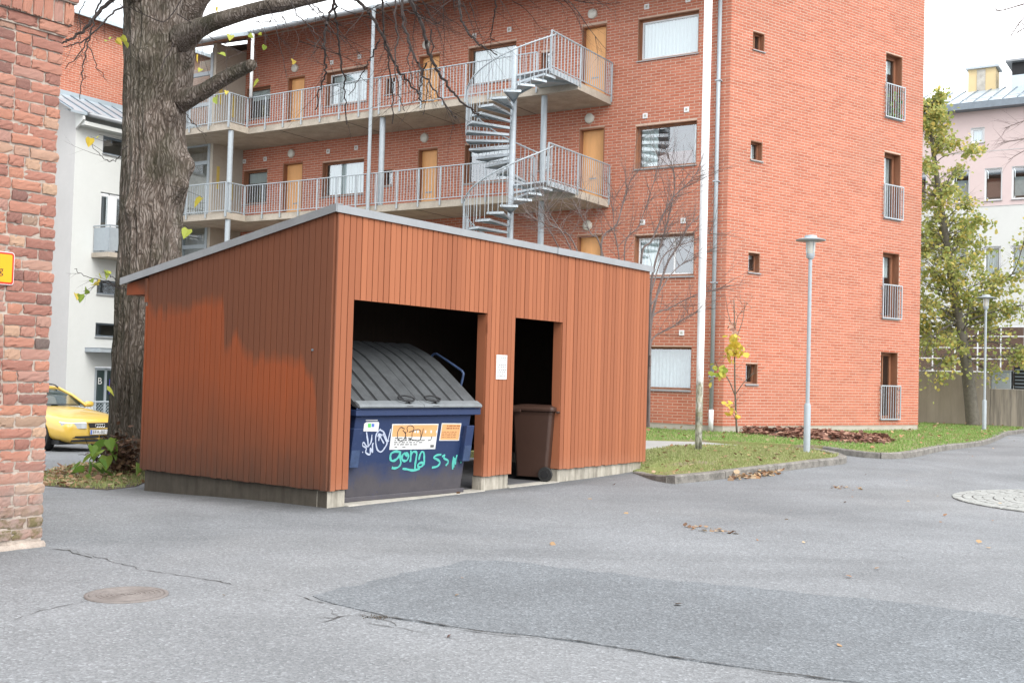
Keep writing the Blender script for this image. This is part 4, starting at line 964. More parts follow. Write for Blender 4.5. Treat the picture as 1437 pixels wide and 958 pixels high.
for k, w_ in enumerate(gfr):
    f_ = window(mkG, ab, *w_, style=('half', 'grey', 'top', 'bars')[k], sill=False, depth=.26, fw_=.08)
    a, b_, c, e = w_; rl = mkG(); h = .945
    rl.box(a - .06, b_ + .06, .06, .085, c + h - .03, c + h); rl.box(a - .06, b_ + .06, .06, .085, c - .01, c + .02); rl.box(a - .06, a - .03, .06, .086, c + .02, c + h - .03); rl.box(b_ + .03, b_ + .06, .06, .086, c + .02, c + h - .03)
    for x in (a - .045, b_ + .045): rl.box(x - .012, x + .012, .0, .06, c + .1, c + .13); rl.box(x - .012, x + .012, .0, .06, c + .8, c + .83)
    rr_ = rl.build('railing', M['galv'], ab); q = mkG(); n = 8
    for i in range(1, n): x = a - .045 + (b_ - a + .09) * i / n; q.box(x - .008, x + .008, .065, .08, c + .02, c + h - .03)
    q.build('balusters', M['galv'], rr_, kind='stuff')
    q = mkG(); q.box(a, b_, -.2, .03, c - .03, c + .012); q.build('sill', M['flash'], f_)
    if k == 0:
        q = mkG()
        for i in range(70): leaf(q, (random.uniform(a + .12, b_), random.uniform(-.1, .05), c + .05 + .75 * random.random() ** 1.5), .09)
        q.build('pot_plant', M['greenleaf'], f_, kind='stuff')
for a, b_, c, e in doors:
    m = mkA(); m.box(a + .003, a + .035, -.22, -.006, c, e - .003); m.box(b_ - .035, b_ - .003, -.22, -.006, c, e - .003); m.box(a + .035, b_ - .035, -.22, -.006, e - .04, e - .003); dr = m.build('door_frame', M['wood'], ab)
    m = mkA(); m.box(a + .035, b_ - .035, -.21, -.17, c, e - .04); lf = m.build('door_leaf', M['door'], dr)
    m = mkA(); zz = c + .62; m.box(a + .30, a + .52, -.17, -.155, zz, zz + .035); m.build('letter_slot', M['flash'], dr); m = mkA(); m.box(a + .08, a + .11, -.17, -.12, c + 1.0, c + 1.04); m.build('door_handle', M['flash'], dr)
for u, z in ((3.91, 11.16), (3.92, 8.36), (3.90, 5.51), (9.42, 8.36), (9.45, 11.11), (14.75, 8.36), (14.72, 11.1)):
    m = MB(); m.loft([[(u + r * math.cos(2 * math.pi * k / 18), y, z + r * math.sin(2 * math.pi * k / 18)) for k in range(18)] for r, y in ((.135, .002), (.14, .03), (.125, .07), (.08, .095), (.02, .105))]); m.build('wall_lamp', M['lampglass'], ab, 'auto')
vts = [(2.29, 8.26), (1.14, 8.30), (2.32, 11.1), (1.17, 11.1), (2.29, 5.515), (1.164, 5.495), (1.135, 2.68)] + [gal(*q) for q in ((343.4, 226.7), (372.6, 223.4), (461, 212.6), (500.3, 207.5), (505, 80), (466, 88), (715, 42), (666, 51))]
for u, z in vts:
    m = MB(); m.box(u - .068, u + .068, .002, .028, z - .068, z + .068); v_ = m.build('wall_vent', M['white'], ab, bevel=.006)
    m = MB(); m.box(u - .03, u + .03, .028, .031, z - .03, z + .03); m.build('grille', M['plinth'], v_)
for q in ((774, 231), (771, 77), (519, 269.5)):   # round white fittings beside the doors
    u, z = gal(*q); m = MB(); m.loft([[(u + r * math.cos(2 * math.pi * k / 10), y, z + r * math.sin(2 * math.pi * k / 10)) for k in range(10)] for r, y in ((.04, .0), (.035, .03))]); m.build('door_bell', M['white'], ab)
# roof: one slope rising away from the galleries
RS = .38
def rf(D): return 11.72 + RS * (1.77 - D)
foot = [(-.55, 1.77), (14.88, 1.77), (14.88, 2.62), (16.35, 2.62), (18.6, 1.5), (18.6, -7.9), (-3.4, -7.9)]
m = MB(); n = len(foot); pts = [(x, y, rf(y) + .0) for x, y in foot] + [(x, y, rf(y) + .13) for x, y in foot]
m.mi = 0; m.add(pts, [tuple(range(n))[::-1]]); m.mi = 1; m.add(pts, [tuple(range(n, 2 * n))] + [(i, (i + 1) % n, n + (i + 1) % n, n + i) for i in range(n)]); m.build('roof', [M['wood'], M['roofmetal']], ab)
m = MB()
for u in [k * .6 for k in range(30)]: m.add([(u - .012, y, rf(y) + dz) for y in (1.75, -7.8) for dz in (.131, .165)] + [(u + .012, y, rf(y) + dz) for y in (1.75, -7.8) for dz in (.131, .165)], [(0, 1, 3, 2), (4, 5, 7, 6), (1, 3, 7, 5), (0, 1, 5, 4)])
m.build('standing_seam', M['roofmetal'], ab, kind='stuff')
for a, b_, D in ((-.55, 14.86, 1.80), (14.9, 16.35, 2.65)):
    m = MB(); m.tube([(a, D + .05, rf(D) + .05), (b_, D + .05, rf(D) + .05)], .06, 8); m.build('gutter', M['flash'], ab, True)
m = MB(); m.tube([(9.93, 1.86, 11.76), (9.93, 1.86, 11.68), (9.93, 1.86, 11.55), (9.93, 1.86, .3)], [.09, .07, .05, .05], 8); m.build('downpipe', M['galvpaint'], ab, 'auto')
m = MB(); m.tube([(14.72, 1.86, 11.7), (14.72, 1.86, 9.75)], .05, 8); m.build('downpipe', M['white'], ab, True)
m = MB(); m.tube([(.27, .09, 12.3), (.27, .09, .78)], .052, 10); dp = m.build('downpipe', M['galvpaint'], ab, True)
m = MB(); m.tube([(.27, .09, .80), (.27, .09, .30)], .062, 10); m.build('shoe', M['white'], dp, True)
m = MB()
for z in (1.6, 3.9, 6.4, 8.9, 11.2): m.box(.20, .34, .0, .15, z, z + .03)
each(m, 'bracket', M['galv'], dp)
# galleries
for zt in (F1, F2, F0):
    m = MB(); m.box(3.28, 14.855, .004, 1.77, zt - .20, zt); m.box(14.855, 19.2, .004, 2.52, zt - .203, zt - .003); m.build('gallery_slab', M['slab'], ab, bevel=.012)
    m = MB()
    for x in (5.6, 8.3, 11.0, 13.6): m.box(x - .008, x + .008, .02, 1.74, zt - .206, zt - .2)
    each(m, 'slab_joint', M['black'], ab)
for u, D in ((4.37, 1.60), (9.70, 1.60), (14.96, 2.38)):
    for z0, z1 in ((F2 + .001, F1 - .2), (F0 + .001, F2 - .2), (.0, F0 - .2)):
        m = MB(); m.tube([(u, D, z0), (u, D, z1)], .082, 12); m.lathe([(.13, z0), (.13, z0 + .015), (.0, z0 + .015)], 10, (u, D)); m.build('gallery_column', M['galvpaint'], ab, 'auto')
def railing(path, zt, step=.74, par=ab, posts=True):
    h = .90; root = MB()
    P = [V((x, y, 0)) for x, y in path]
    root.tube([p + V((0, 0, zt + h)) for p in P], .019, 6); r = root.build('railing', M['galvpaint'], par); q = MB(); q.tube([p + V((0, 0, zt + .05)) for p in P], .016, 4); q.build('bottom_rail', M['galvpaint'], r); q = MB()
    for a, c in zip(P, P[1:]):
        L = (c - a).length; n = max(1, round(L / step))
        for k in range(n + 1):
            p = a + (c - a) * (k / n); t = MB(); t.box(p.x - .02, p.x + .02, p.y - .012, p.y + .012, zt - .14, zt + h - .02); t.build('post', M['galvpaint'], r)
        nb = max(1, round(L / .105))
        for k in range(1, nb): p = a + (c - a) * (k / nb); q.box(p.x - .0065, p.x + .0065, p.y - .0065, p.y + .0065, zt + .05, zt + h - .02)
    q.build('balusters', M['galvpaint'], r, kind='stuff')
for zt in (F1, F2):
    railing([(4.5, 1.80), (14.88, 1.80)], zt); railing([(14.885, 1.83), (14.885, 2.55)], zt, 1.2); railing([(14.90, 2.56), (19.2, 2.56)], zt, .95)
    railing([(3.26, .06), (3.26, 1.72)], zt, 1.7)
# lift tower beside the landings
m = MB(); m.box(16.96, 17.12, .0, 1.28, .0, 11.9); m.box(17.12, 19.2, -.05, .02, 0, 11.9); m.build('concrete_wall', M['beige'], ab)
m = MB()
for D0, D1, z0, z1 in ((.98, 1.10, 7.22, 7.95), (.40, .50, 6.95, 7.55), (.98, 1.10, 9.95, 10.60), (.42, .54, 9.65, 10.35)): m.box(16.952, 16.96, D0, D1, z0, z1)
each(m, 'yellow_marking', M['yellowpaint'], ab)
m = MB()
for u in (17.14, 18.28, 19.1): m.box(u - .055, u + .055, 1.20, 1.30, 0, 11.6)
for z in (2.2, 3.25, 5.3, 5.96, 8.0, 8.6, 9.9, 10.9): m.box(17.195, 18.225, 1.215, 1.285, z, z + .12); m.box(18.335, 19.05, 1.215, 1.285, z, z + .12)
tw = m.build('lift_tower', M['galvpaint'], ab)
for k, (z0, z1) in enumerate(((3.37, 5.3), (5.42, 5.96), (6.1, 8.0), (8.72, 9.9), (10.02, 10.9), (11.02, 11.6))):
    m = MB(); m.quad((17.195, 1.25, z0), (18.225, 1.25, z0), (18.225, 1.25, z1), (17.195, 1.25, z1)); m.build('pane', M['glass'], tw)
m = MB(); m.box(17.13, 19.2, .25, .35, 0, 11.5); m.build('lift_shaft', M['concrete'], tw)
m = MB(); m.box(17.5, 18.2, .35, .40, F2, 8.15); m.box(17.5, 18.2, .35, .40, F1, 10.8); m.build('lift_door', M['galvpaint'], tw)

# ------------------------------------------------------------------ spiral staircase
AX = V((4.42, 2.95)); RO = 1.15
sp = thing('spiral_staircase', 'galvanised steel spiral staircase linking the access galleries', 'spiral staircase', QB, BA)
m = MB(); m.tube([(AX.x, AX.y, .2), (AX.x, AX.y, F1 + .70)], .08, 14); m.build('centre_pole', M['galv'], sp, 'auto')
# angle 0 points at the wall (-D), growing towards +u, away from the wall, then -u
def pol(r, a, z): return V((AX.x + r * math.sin(a), AX.y - r * math.cos(a), z))
NS = 16; TW = R(270) / NS
for zb in (F2, F0, .62):
    rise = ((F1 - F2) if zb == F2 else (F2 - F0) if zb == F0 else F0 - .62) / (NS + 1)
    hr, bal = [], MB(); post = []
    for k in range(NS):
        z = zb + rise * (k + 1); a0, a1 = k * TW - R(2), (k + 1) * TW + R(2); m = MB(); n = 5
        arc = [pol(RO, a0 + (a1 - a0) * i / n, 0) for i in range(n + 1)]
        poly = [pol(.095, a0, 0)] + arc + [pol(.095, a1, 0)]
        m.prism([(p.x, p.y) for p in poly], z - .012, z)
        for a in (a0, a1): 
            p, q = pol(.09, a, 0), pol(RO, a, 0); nn = (q - p).normalized().cross(V((0, 0, 1))) * .006
            m.add([(p + nn)[:2] + (z - .062,), (q + nn)[:2] + (z - .05,), (q + nn)[:2] + (z - .012,), (p + nn)[:2] + (z - .012,), (p - nn)[:2] + (z - .062,), (q - nn)[:2] + (z - .05,), (q - nn)[:2] + (z - .012,), (p - nn)[:2] + (z - .012,)], [(0, 1, 2, 3), (4, 5, 6, 7), (0, 1, 5, 4), (1, 2, 6, 5), (2, 3, 7, 6)])
        m.loft([[(p.x, p.y, zz) for p in arc] for zz in (z - .06, z)], cap=False, close=False)
        m.build('step', M['galv'], sp)
        am = (a0 + a1) / 2
        t = MB(); p = pol(RO + .012, a0 + .04, 0); t.tube([(p.x, p.y, z - .05), (p.x, p.y, z + .88 + rise * .1)], .012, 5); t.build('baluster', M['galvpaint'], sp)
        for f in (.37, .70): p = pol(RO + .012, a0 + (a1 - a0) * f, 0); bal.tube([(p.x, p.y, z - .02), (p.x, p.y, z + .9 + rise * f)], .0075, 4)
    for k in range(0, 53): a = R(270) * k / 52; hr.append(pol(RO + .012, a, zb + rise * (NS * k / 52 + .6) + .92))
    m = MB(); m.tube(hr, .02, 6); m.build('handrail', M['galvpaint'], sp, True); bal.build('balusters', M['galvpaint'], sp, kind='stuff')
for zt in (F1, F2, F0):   # quadrant landings between the flights
    m = MB(); m.prism([(AX.x, 1.775), (3.285, 1.775), (3.285, AX.y + .18), (AX.x - .10, AX.y + .05), (AX.x, AX.y - .1)][::-1], zt - .03, zt + .012)
    m.box(3.27, 3.285, 1.775, AX.y + .18, zt - .12, zt + .013); m.build('landing', M['galv'], sp)
    m = MB(); m.loft([[(3.30, 1.80, zt + dz), (AX.x - .1, AX.y, zt + dz), (AX.x - .1, AX.y + .02, zt + dz), (3.30, 1.83, zt + dz)] for dz in (-.09, -.03)]); m.build('landing_brace', M['galv'], sp)
    if zt != F0:
        m = MB(); P = [V((3.26, 1.72, 0)), V((3.26, AX.y + .2, 0))]; m.tube([p + V((0, 0, zt + .9)) for p in P], .022, 6); m.tube([p + V((0, 0, zt + .05)) for p in P], .014, 4)
        for k in range(10): p = P[0] + (P[1] - P[0]) * k / 9; r_ = .018 if k in (0, 9) else .0085; m.box(p.x - r_, p.x + r_, p.y - r_, p.y + r_, zt - .1, zt + .89)
        m.build('landing_railing', M['galvpaint'], sp)

# ================================================================== white building on the left
WB = V((-13.69, 33.96, 0)); wb_a = R(57.06)
wh = thing('white_building', 'white rendered building with brick top storey and grey metal roof behind the yellow car', 'building', WB, wb_a)
mkW = lambda: MB()
Wop = [(.99, 2.35, 8.18, 8.74), (.98, 2.45, 4.98, 6.95), (.97, 2.3, 3.71, 4.16), (.98, 2.3, 2.36, 2.80), (1.02, 2.3, -.72, 1.41)]
def neg(m): m.M = Matrix.Scale(-1, 4, V((0, 1, 0))); m.fl = True; return m
m = neg(MB()); wall(m, 0, 12, -1.2, 9.35, Wop); m.M = None; m.fl = False
m.build('wall', M['render'], wh)
m = MB(); m.quad((0, 0, -1.2), (0, 0, 9.35), (0, 9, 9.35), (0, 9, -1.2)); m.add([(0, .0, 9.35), (0, 9, 9.35), (0, 1.25, 10.2)], [(0, 1, 2)]); m.quad((-3.5, 1.6, -1.2), (0, 1.6, -1.2), (0, 1.6, 9.6), (-3.5, 1.6, 9.6)); m.build('side_wall', M['greyrender'], wh)
mkN = lambda: neg(MB())
window(mkN, wh, *Wop[0], style='plain', frame='darkmetal', depth=.12, fw_=.04); window(mkN, wh, *Wop[2], style='plain', frame='darkmetal', depth=.12, fw_=.04); window(mkN, wh, *Wop[3], style='plain', frame='darkmetal', depth=.12, fw_=.04)
m = MB(); 
for a, b_, dz in ((1.0, 1.36, 0), (1.58, 2.4, .0)):
    m.box(a, a + .06, .06, .12, 4.99, 6.9); m.box(b_ - .06, b_, .06, .12, 4.99, 6.9); m.box(a + .06, b_ - .06, .06, .12, 6.83, 6.9)
m.box(1.36, 1.58, .05, .13, 4.99, 6.94); bd = m.build('balcony_door', M['white'], wh)
for a, b_ in ((1.06, 1.30), (1.64, 2.34)):
    m = MB(); m.quad((a, .09, 4.99), (b_, .09, 4.99), (b_, .09, 6.83), (a, .09, 6.83)); m.build('pane', M['glass'], bd)
    m = MB(); m.quad((a, .13, 4.99), (b_, .13, 4.99), (b_, .13, 6.83), (a, .13, 6.83)); m.build('room', M['room'], bd)
m = MB(); m.box(.72, 3.2, -.85, -.004, 4.83, 4.98); bs_ = m.build('balcony_slab', M['slab'], wh, bevel=.01)
m = MB(); m.box(.76, .80, -.83, -.02, 5.0, 5.02); 
for x in (.76, 1.72, 2.7): m.box(x, x + .03, -.83, -.80, 4.98, 5.82)
m.box(.74, 3.2, -.84, -.79, 5.80, 5.84); m.box(.75, .79, -.79, -.01, 5.80, 5.84); bl = m.build('balcony_frame', M['galvpaint'], wh)
for a, b_ in ((.80, 1.71), (1.76, 2.68)):
    m = MB(); m.box(a, b_, -.82, -.805, 5.04, 5.76); m.build('panel', M['galvpaint'], bl)
m = MB(); m.box(.765, .775, -.78, -.03, 5.04, 5.76); m.build('panel', M['galvpaint'], bl)
m = MB(); m.box(.62, 3.0, -.75, -.003, 1.86, 1.98); m.build('entrance_canopy', M['galvpaint'], wh, bevel=.01)
m = MB(); m.box(.62, 3.0, -.76, .0, 1.981, 2.0); m.build('canopy_flashing', M['darkmetal'], wh)
m = MB(); m.box(1.04, 1.12, .03, .1, -.72, 1.38); m.box(1.42, 1.5, .03, .1, -.72, 1.38); m.box(1.95, 2.03, .03, .1, -.72, 1.38); m.box(1.12, 1.95, .03, .1, 1.30, 1.38); m.box(1.12, 1.42, .03, .1, -.7, -.45); df = m.build('entrance_door', M['galvpaint'], wh)
for a, b_ in ((1.12, 1.42), (1.50, 1.95)):
    m = MB(); m.quad((a, .06, -.5), (b_, .06, -.5), (b_, .06, 1.30), (a, .06, 1.30)); m.build('pane', M['carglass'], df)
text('B', .30, df, (1.17, .05, .86), (R(90), 0, 0), M['stkwhite'], 'letter', 'LEFT')
m = MB(); m.box(1.56, 2.3, -.02, -.012, .55, 1.02); bsn = m.build('door_poster', M['bluesign'], wh)
m = MB(); m.box(1.58, 1.95, -.026, -.0205, .78, .90); m.build('print', M['signyellow'], bsn); text('W', .17, bsn, (1.72, -.022, .585), (R(90), 0, 0), M['stkwhite'], 'letter', 'LEFT')
m = MB(); m.box(1.62, 2.02, -.22, -.02, .02, .50); m.build('letter_box', M['white'], wh, bevel=.02)
# brick storey above, set back behind a strip of standing seam roof
SBK = 1.25
m = MB(); m.quad((-.55, SBK, 9.0), (12, SBK, 9.0), (12, SBK, 12.85), (-.55, SBK, 12.85)); m.quad((-.55, SBK, 9.0), (-.55, SBK, 12.85), (-.55, 8, 12.85), (-.55, 8, 9.0)); m.build('upper_wall', M['mortar'], wh)
rest = MB(Matrix.Translation((0, SBK, 0)) @ Matrix.Scale(-1, 4, V((0, 1, 0)))); rest.fl = True
bricks(-.55, 4.6, 9.9, lambda u: 12.8, [])
rest.build('brick', M['brick'], wh, kind='stuff')
m = MB(); m.quad((-.5, -.42, 9.22), (12, -.42, 9.22), (12, SBK - .01, 10.06), (-.5, SBK - .01, 10.06)); m.quad((-.5, -.42, 9.14), (12, -.42, 9.14), (12, .0, 9.30), (-.5, .0, 9.30)); m.quad((-.5, -.42, 9.14), (12, -.42, 9.14), (12, -.42, 9.22), (-.5, -.42, 9.22)); m.quad((-.5, SBK - .02, 10.05), (12, SBK - .02, 10.05), (12, SBK - .02, 10.2), (-.5, SBK - .02, 10.2)); m.build('lean_to_roof', M['roofmetal'], wh)
for k in range(9):
    x = -.42 + k * .52; m = MB(); m.loft([[(x - .012, y, z), (x + .012, y, z), (x + .012, y, z + .04), (x - .012, y, z + .04)] for y, z in ((-.42, 9.222), (SBK - .02, 10.05))]); m.build('standing_seam', M['darkmetal'], wh)
m = MB(); m.tube([(.08, -.50, 9.17), (12, -.50, 9.17)], .075, 8); m.tube([(.08, -.50, 9.165), (.09, -.50, 9.165)], .08, 8); m.build('gutter', M['flash'], wh, True)
m = MB(); m.add([(-.05, 0, 9.3), (-.05, -.40, 9.12), (-.05, -.42, 9.0), (-.05, -.05, 8.75), (.02, 0, 9.3), (.02, -.40, 9.12), (.02, -.42, 9.0), (.02, -.05, 8.75)], [(0, 1, 2, 3), (4, 5, 6, 7), (0, 1, 5, 4), (1, 2, 6, 5), (2, 3, 7, 6)]); m.box(.02, 12, -.40, -.003, 8.85, 8.97); m.build('cornice', M['render'], wh)
m = MB(); m.tube([(-.40, SBK - .10, 12.7), (-.40, SBK - .10, 10.1)], .06, 8); m.build('downpipe', M['white'], wh, True)
m = MB(); m.add([(-.8, SBK - .45, 12.62), (12, SBK - .45, 12.62), (12, 9, 16.4), (-.8, 9, 16.4), (-.8, SBK - .45, 12.74), (12, SBK - .45, 12.74), (12, 9, 16.52), (-.8, 9, 16.52)], [(0, 3, 2, 1), (4, 5, 6, 7), (0, 1, 5, 4), (1, 2, 6, 5), (3, 0, 4, 7)]); m.build('roof', M['roofmetal'], wh)
# chain link fence
fn = thing('chain_link_fence', 'low chain link fence in front of the white building by the entrance marked B', 'fence', WB, wb_a)
m = MB(); m.tube([(-3, -2.0, .38), (6, -2.0, .38)], .03, 6); m.build('rail', M['galv'], fn)
for x in (-2.4, -.4, 1.5, 3.5):
    m = MB(); m.tube([(x, -2.0, -1.0), (x, -2.0, .40)], .032, 6); m.build('post', M['galv'], fn)
m = MB()
for k in range(90):
    x = -3 + k * .1
    for sg_ in (1, -1):
        x2 = x + sg_ * 1.0; m.tube([(x, -2.0 + .004 * sg_, -.64), (x2, -2.0 + .004 * sg_, .36)], .006, 3, False)
m.build('wire_mesh', M['galv'], fn, kind='stuff')

# ================================================================== yellow car
def car():
    psi = R(58); F = aty(138, 612, 23.4); gzv = gz(F.x, F.y) + .01
    # local: x forward, y to the car's left, z up; origin on the ground at the front axle
    fwd = V((math.sin(psi), -math.cos(psi), 0)); rz = math.atan2(fwd.y, fwd.x)
    o = V((F.x, F.y, 0)) - fwd * .85
    c = thing('parked_car', 'yellow estate car with four ring badge parked behind the old tree', 'car', (o.x, o.y, gzv), rz); c.scale = (1, 1, .95)
    # body lofted from stations along x; each station: half profile (y, z) from sill to centre of top
    st = [(.86, [(.50, .17), (.62, .40), (.60, .55), (.52, .64), (.3, .67), (0, .68)]),
          (.78, [(.70, .14), (.77, .38), (.75, .56), (.66, .67), (.4, .71), (0, .72)]),
          (.60, [(.80, .14), (.835, .42), (.83, .58), (.76, .72), (.5, .775), (0, .79)]),
          (.2, [(.83, .18), (.865, .45), (.862, .66), (.80, .80), (.5, .855), (0, .87)]),
          (-.5, [(.84, .18), (.867, .45), (.865, .72), (.82, .875), (.5, .935), (0, .95)]),
          (-.72, [(.84, .18), (.867, .45), (.867, .74), (.83, .90), (.5, .955), (0, .97)]),
          (-2.0, [(.84, .18), (.867, .45), (.867, .76), (.83, .92), (.5, .94), (0, .95)]),
          (-3.2, [(.82, .22), (.86, .45), (.86, .77), (.82, .93), (.5, .95), (0, .95)]),
          (-3.65, [(.66, .30), (.74, .5), (.74, .78), (.68, .90), (.4, .92), (0, .92)])]
    m = MB(); m.loft([[(x, y, z) for y, z in p] + [(x, -y, z) for y, z in p[::-1][1:]] for x, p in st]); bo = m.build('body', M['carpaint'], c, True)
    sb = bo.modifiers.new('s', 'SUBSURF'); sb.levels = sb.render_levels = 2
    # cabin
    cab = [(-.62, .955, .76, .955, .70), (-1.05, 1.22, .70, .955, .78), (-1.42, 1.375, .60, .95, .79), (-2.2, 1.405, .585, .95, .79), (-3.0, 1.385, .57, .95, .78), (-3.35, 1.22, .60, .95, .74), (-3.55, .95, .66, .94, .70)]
    m = MB(); m.loft([[(x, yb, zb), (x, yt + .02, zt - .045), (x, yt * .8, zt - .01), (x, 0, zt), (x, -yt * .8, zt - .01), (x, -yt - .02, zt - .045), (x, -yb, zb)] for x, zt, yt, zb, yb in cab]); m.build('cabin_glass', M['carglass'], c, True)
    m = MB(); m.loft([[(x, yt + .012, zt - .03), (x, yt * .8, zt + .008), (x, 0, zt + .018), (x, -yt * .8, zt + .008), (x, -yt - .012, zt - .03), (x, -yt + .05, zt - .06), (x, 0, zt - .03), (x, yt - .05, zt - .06)] for x, zt, yt in ((-1.36, 1.352, .615), (-1.5, 1.385, .60), (-2.2, 1.408, .59), (-3.0, 1.39, .58), (-3.3, 1.27, .60))]); m.build('roof', M['carpaint'], c, True)
    for s in (1, -1):
        m = MB(); m.tube([(-.60, s * .77, .95), (-1.02, s * .712, 1.18), (-1.42, s * .622, 1.345), (-1.6, s * .60, 1.37)], .035, 6); m.build('windscreen_pillar', M['carpaint'], c, True)
        m = MB(); m.tube(smooth_line([(-1.35, s * .56, 1.36), (-1.55, s * .555, 1.425), (-2.2, s * .54, 1.445), (-3.0, s * .54, 1.425)], 4), .017, 6); m.build('roof_rail', M['black'], c, True)
        m = MB(); m.loft([[(-.80 + r * 1.0 * math.sin(a) * .5, s * (.98 + .11 * k), .98 + r * .8 * math.cos(a)) for a in [j * 6.283 / 10 for j in range(10)]] for k, r in ((-1, .06), (-.4, .085), (.6, .085), (1, .06))]); m.build('wing_mirror', M['carpaint'], c, True)
        m = MB(); m.loft([[(.885 - .17 * t * t, s * y, z) for z in (.515, .645)] + [(.78 - .17 * t * t, s * y, z) for z in (.675, .49)] for t, y in ((.05, .32), (.3, .44), (.6, .57), (.85, .68), (1.1, .775))]); m.build('headlight', M['lens'], c, bevel=.01)
        for wx in (0, -2.62):
            n = 24; w = MB(); y = s * .76; w.loft([[(wx + r * math.cos(6.283 * k / n), y + s * d, .315 + r * math.sin(6.283 * k / n)) for k in range(n)] for r, d in ((.20, .10), (.22, .105), (.30, .10), (.317, .08), (.317, -.08), (.2, -.09))]); t = w.build('wheel', M['rubber'], c, 'auto')
            w = MB(); w.loft([[(wx + r * math.cos(6.283 * k / n), y + s * d, .315 + r * math.sin(6.283 * k / n)) for k in range(n)] for r, d in ((.215, .106), (.19, .085), (.05, .075), (.02, .085))])
            for k in range(7): a = 6.283 * k / 7; w.tube([(wx + .04 * math.cos(a), y + s * .095, .315 + .04 * math.sin(a)), (wx + .2 * math.cos(a), y + s * .10, .315 + .2 * math.sin(a))], .022, 5)
            w.build('rim', M['alloy'], t)
            w = MB(); w.loft([[(wx + r * math.cos(6.283 * k / n), y + s * d, .33 + r * math.sin(6.283 * k / n)) for k in range(n)] for r, d in ((.365, .112), (.365, -.1))], cap=True); w.build('wheel_arch', M['black'], c)
            w = MB(); w.loft([[(wx + .215 * math.cos(6.283 * k / n), y + s * .114, .315 + .215 * math.sin(6.283 * k / n)) for k in range(n)], [(wx + .31 * math.cos(6.283 * k / n), y + s * .120, .315 + .31 * math.sin(6.283 * k / n)) for k in range(n)], [(wx + .315 * math.cos(6.283 * k / n), y + s * .1, .315 + .315 * math.sin(6.283 * k / n)) for k in range(n)]], cap=False); w.build('sidewall', M['rubber'], t)
            w = MB(); w.loft([[(wx + r * math.cos(6.283 * k / n), y + s * d, .315 + r * math.sin(6.283 * k / n)) for k in range(n)] for r, d in ((.215, .121), (.20, .118), (.04, .114))])
            for k in range(7): a = 6.283 * k / 7; w.tube([(wx + .03 * math.cos(a), y + s * .122, .315 + .03 * math.sin(a)), (wx + .2 * math.cos(a), y + s * .122, .315 + .2 * math.sin(a))], .02, 5)
            w.build('hub_cap', M['alloy'], t)
    fx = .845
    m = MB(); m.add([(fx - .03, y, z) for y, z in ((.29, .645), (-.29, .645), (-.25, .515), (.25, .515))] + [(fx + .035, y, z) for y, z in ((.27, .625), (-.27, .625), (-.24, .525), (.24, .525))], [(4, 5, 6, 7), (0, 1, 5, 4), (1, 2, 6, 5), (2, 3, 7, 6), (3, 0, 4, 7)]); gr = m.build('grille', M['black'], c)
    m = MB(); P = [(fx + .03, y, z) for y, z in ((.29, .645), (-.29, .645), (-.25, .512), (.25, .512), (.29, .645))]; m.tube(P, .010, 6); m.build('grille_surround', M['carpaint'], gr)
    for k in range(4):
        m = MB(); n = 16; yy = .081 - .054 * k; m.tube([(fx + .05, yy + .037 * math.cos(6.283 * j / n), .575 + .037 * math.sin(6.283 * j / n)) for j in range(n + 1)], .0075, 5); m.build('badge_ring', M['chrome'], gr)
    pl = MB(); pl.box(fx + .045, fx + .06, -.24, .24, .385, .485); p_ = pl.build('number_plate', M['stkwhite'], c)
    pl = MB(); pl.box(fx + .0605, fx + .0615, -.24, -.20, .388, .482); pl.build('plate_band', M['stkblue'], p_)
    text('EFA-801', .105, p_, (fx + .0608, -.19, .40), (R(90), 0, R(90)), M['marker'], 'letter', 'LEFT')
    m = MB(); n = 12
    for z0, z1 in ((.225, .275), (.305, .355)):
        for ya, yb in ((-.62, -.03), (.03, .62)):
            m = MB(); m.loft([[(fx + .062 - .09 * (y / .62) ** 2, y, z) for z in (z0, z1)] + [(fx - .1 - .16 * (y / .62) ** 2, y, z) for z in (z1, z0)] for y in [ya + (yb - ya) * k / 5 for k in range(6)]]); m.build('air_intake', M['black'], c)
    m = MB(); m.tube([(-.6, -.55, .985), (-.66, .0, .985), (-.58, .5, .98)], .012, 5); m.build('wiper', M['black'], c)
    m = MB(); m.box(-3.3, .6, -.78, .78, .16, .26); m.build('underside', M['black'], c)
    return c
car()

# ================================================================== right hand building, retaining wall
RB = V((20.0, 52.4, 0))
pk = thing('pink_building', 'pale pink and white building with grey seamed roof beyond the retaining wall', 'building', RB, BA)
ru = [(-8.2, -7.4), (-6.9, -6.1), (-4.15, -3.37), (-2.97, -2.2), (-1.55, -.78), (.38, 1.15)]
Rop = [(-2.175, -1.56, 13.0, 13.72)] + [(a, b_, 10.24, 11.76) for a, b_ in ru] + [(a, b_, 6.65, 8.11) for a, b_ in ru] + [(-9, 6, 1.6, 4.42)]
m = MB(); m.mi = 0
up_, lo_ = MB(), MB(); wall(up_, -14, 16, 9.98, 14.75, [o for o in Rop if o[2] > 9.9]); wall(lo_, -14, 16, -.5, 9.98, [o for o in Rop if o[2] < 9.9])
up_.quad((-14, 0, 0), (-14, -12, 0), (-14, -12, 14.75), (-14, 0, 14.75)); up_.build('upper_wall', M['pink'], pk); lo_.build('lower_wall', M['render'], pk)
m = MB(); m.box(-14, 16, .0, .012, 12.55, 12.575); m.box(-14, 16, -.001, .02, 9.97, 9.99); m.build('joint', M['greyrender'], pk)
for k, o_ in enumerate(Rop[:-1]): window(mkA, pk, *o_, style='white' if k == 0 or o_[2] < 8 else 'plain', frame='white', depth=.13, fw_=.05)
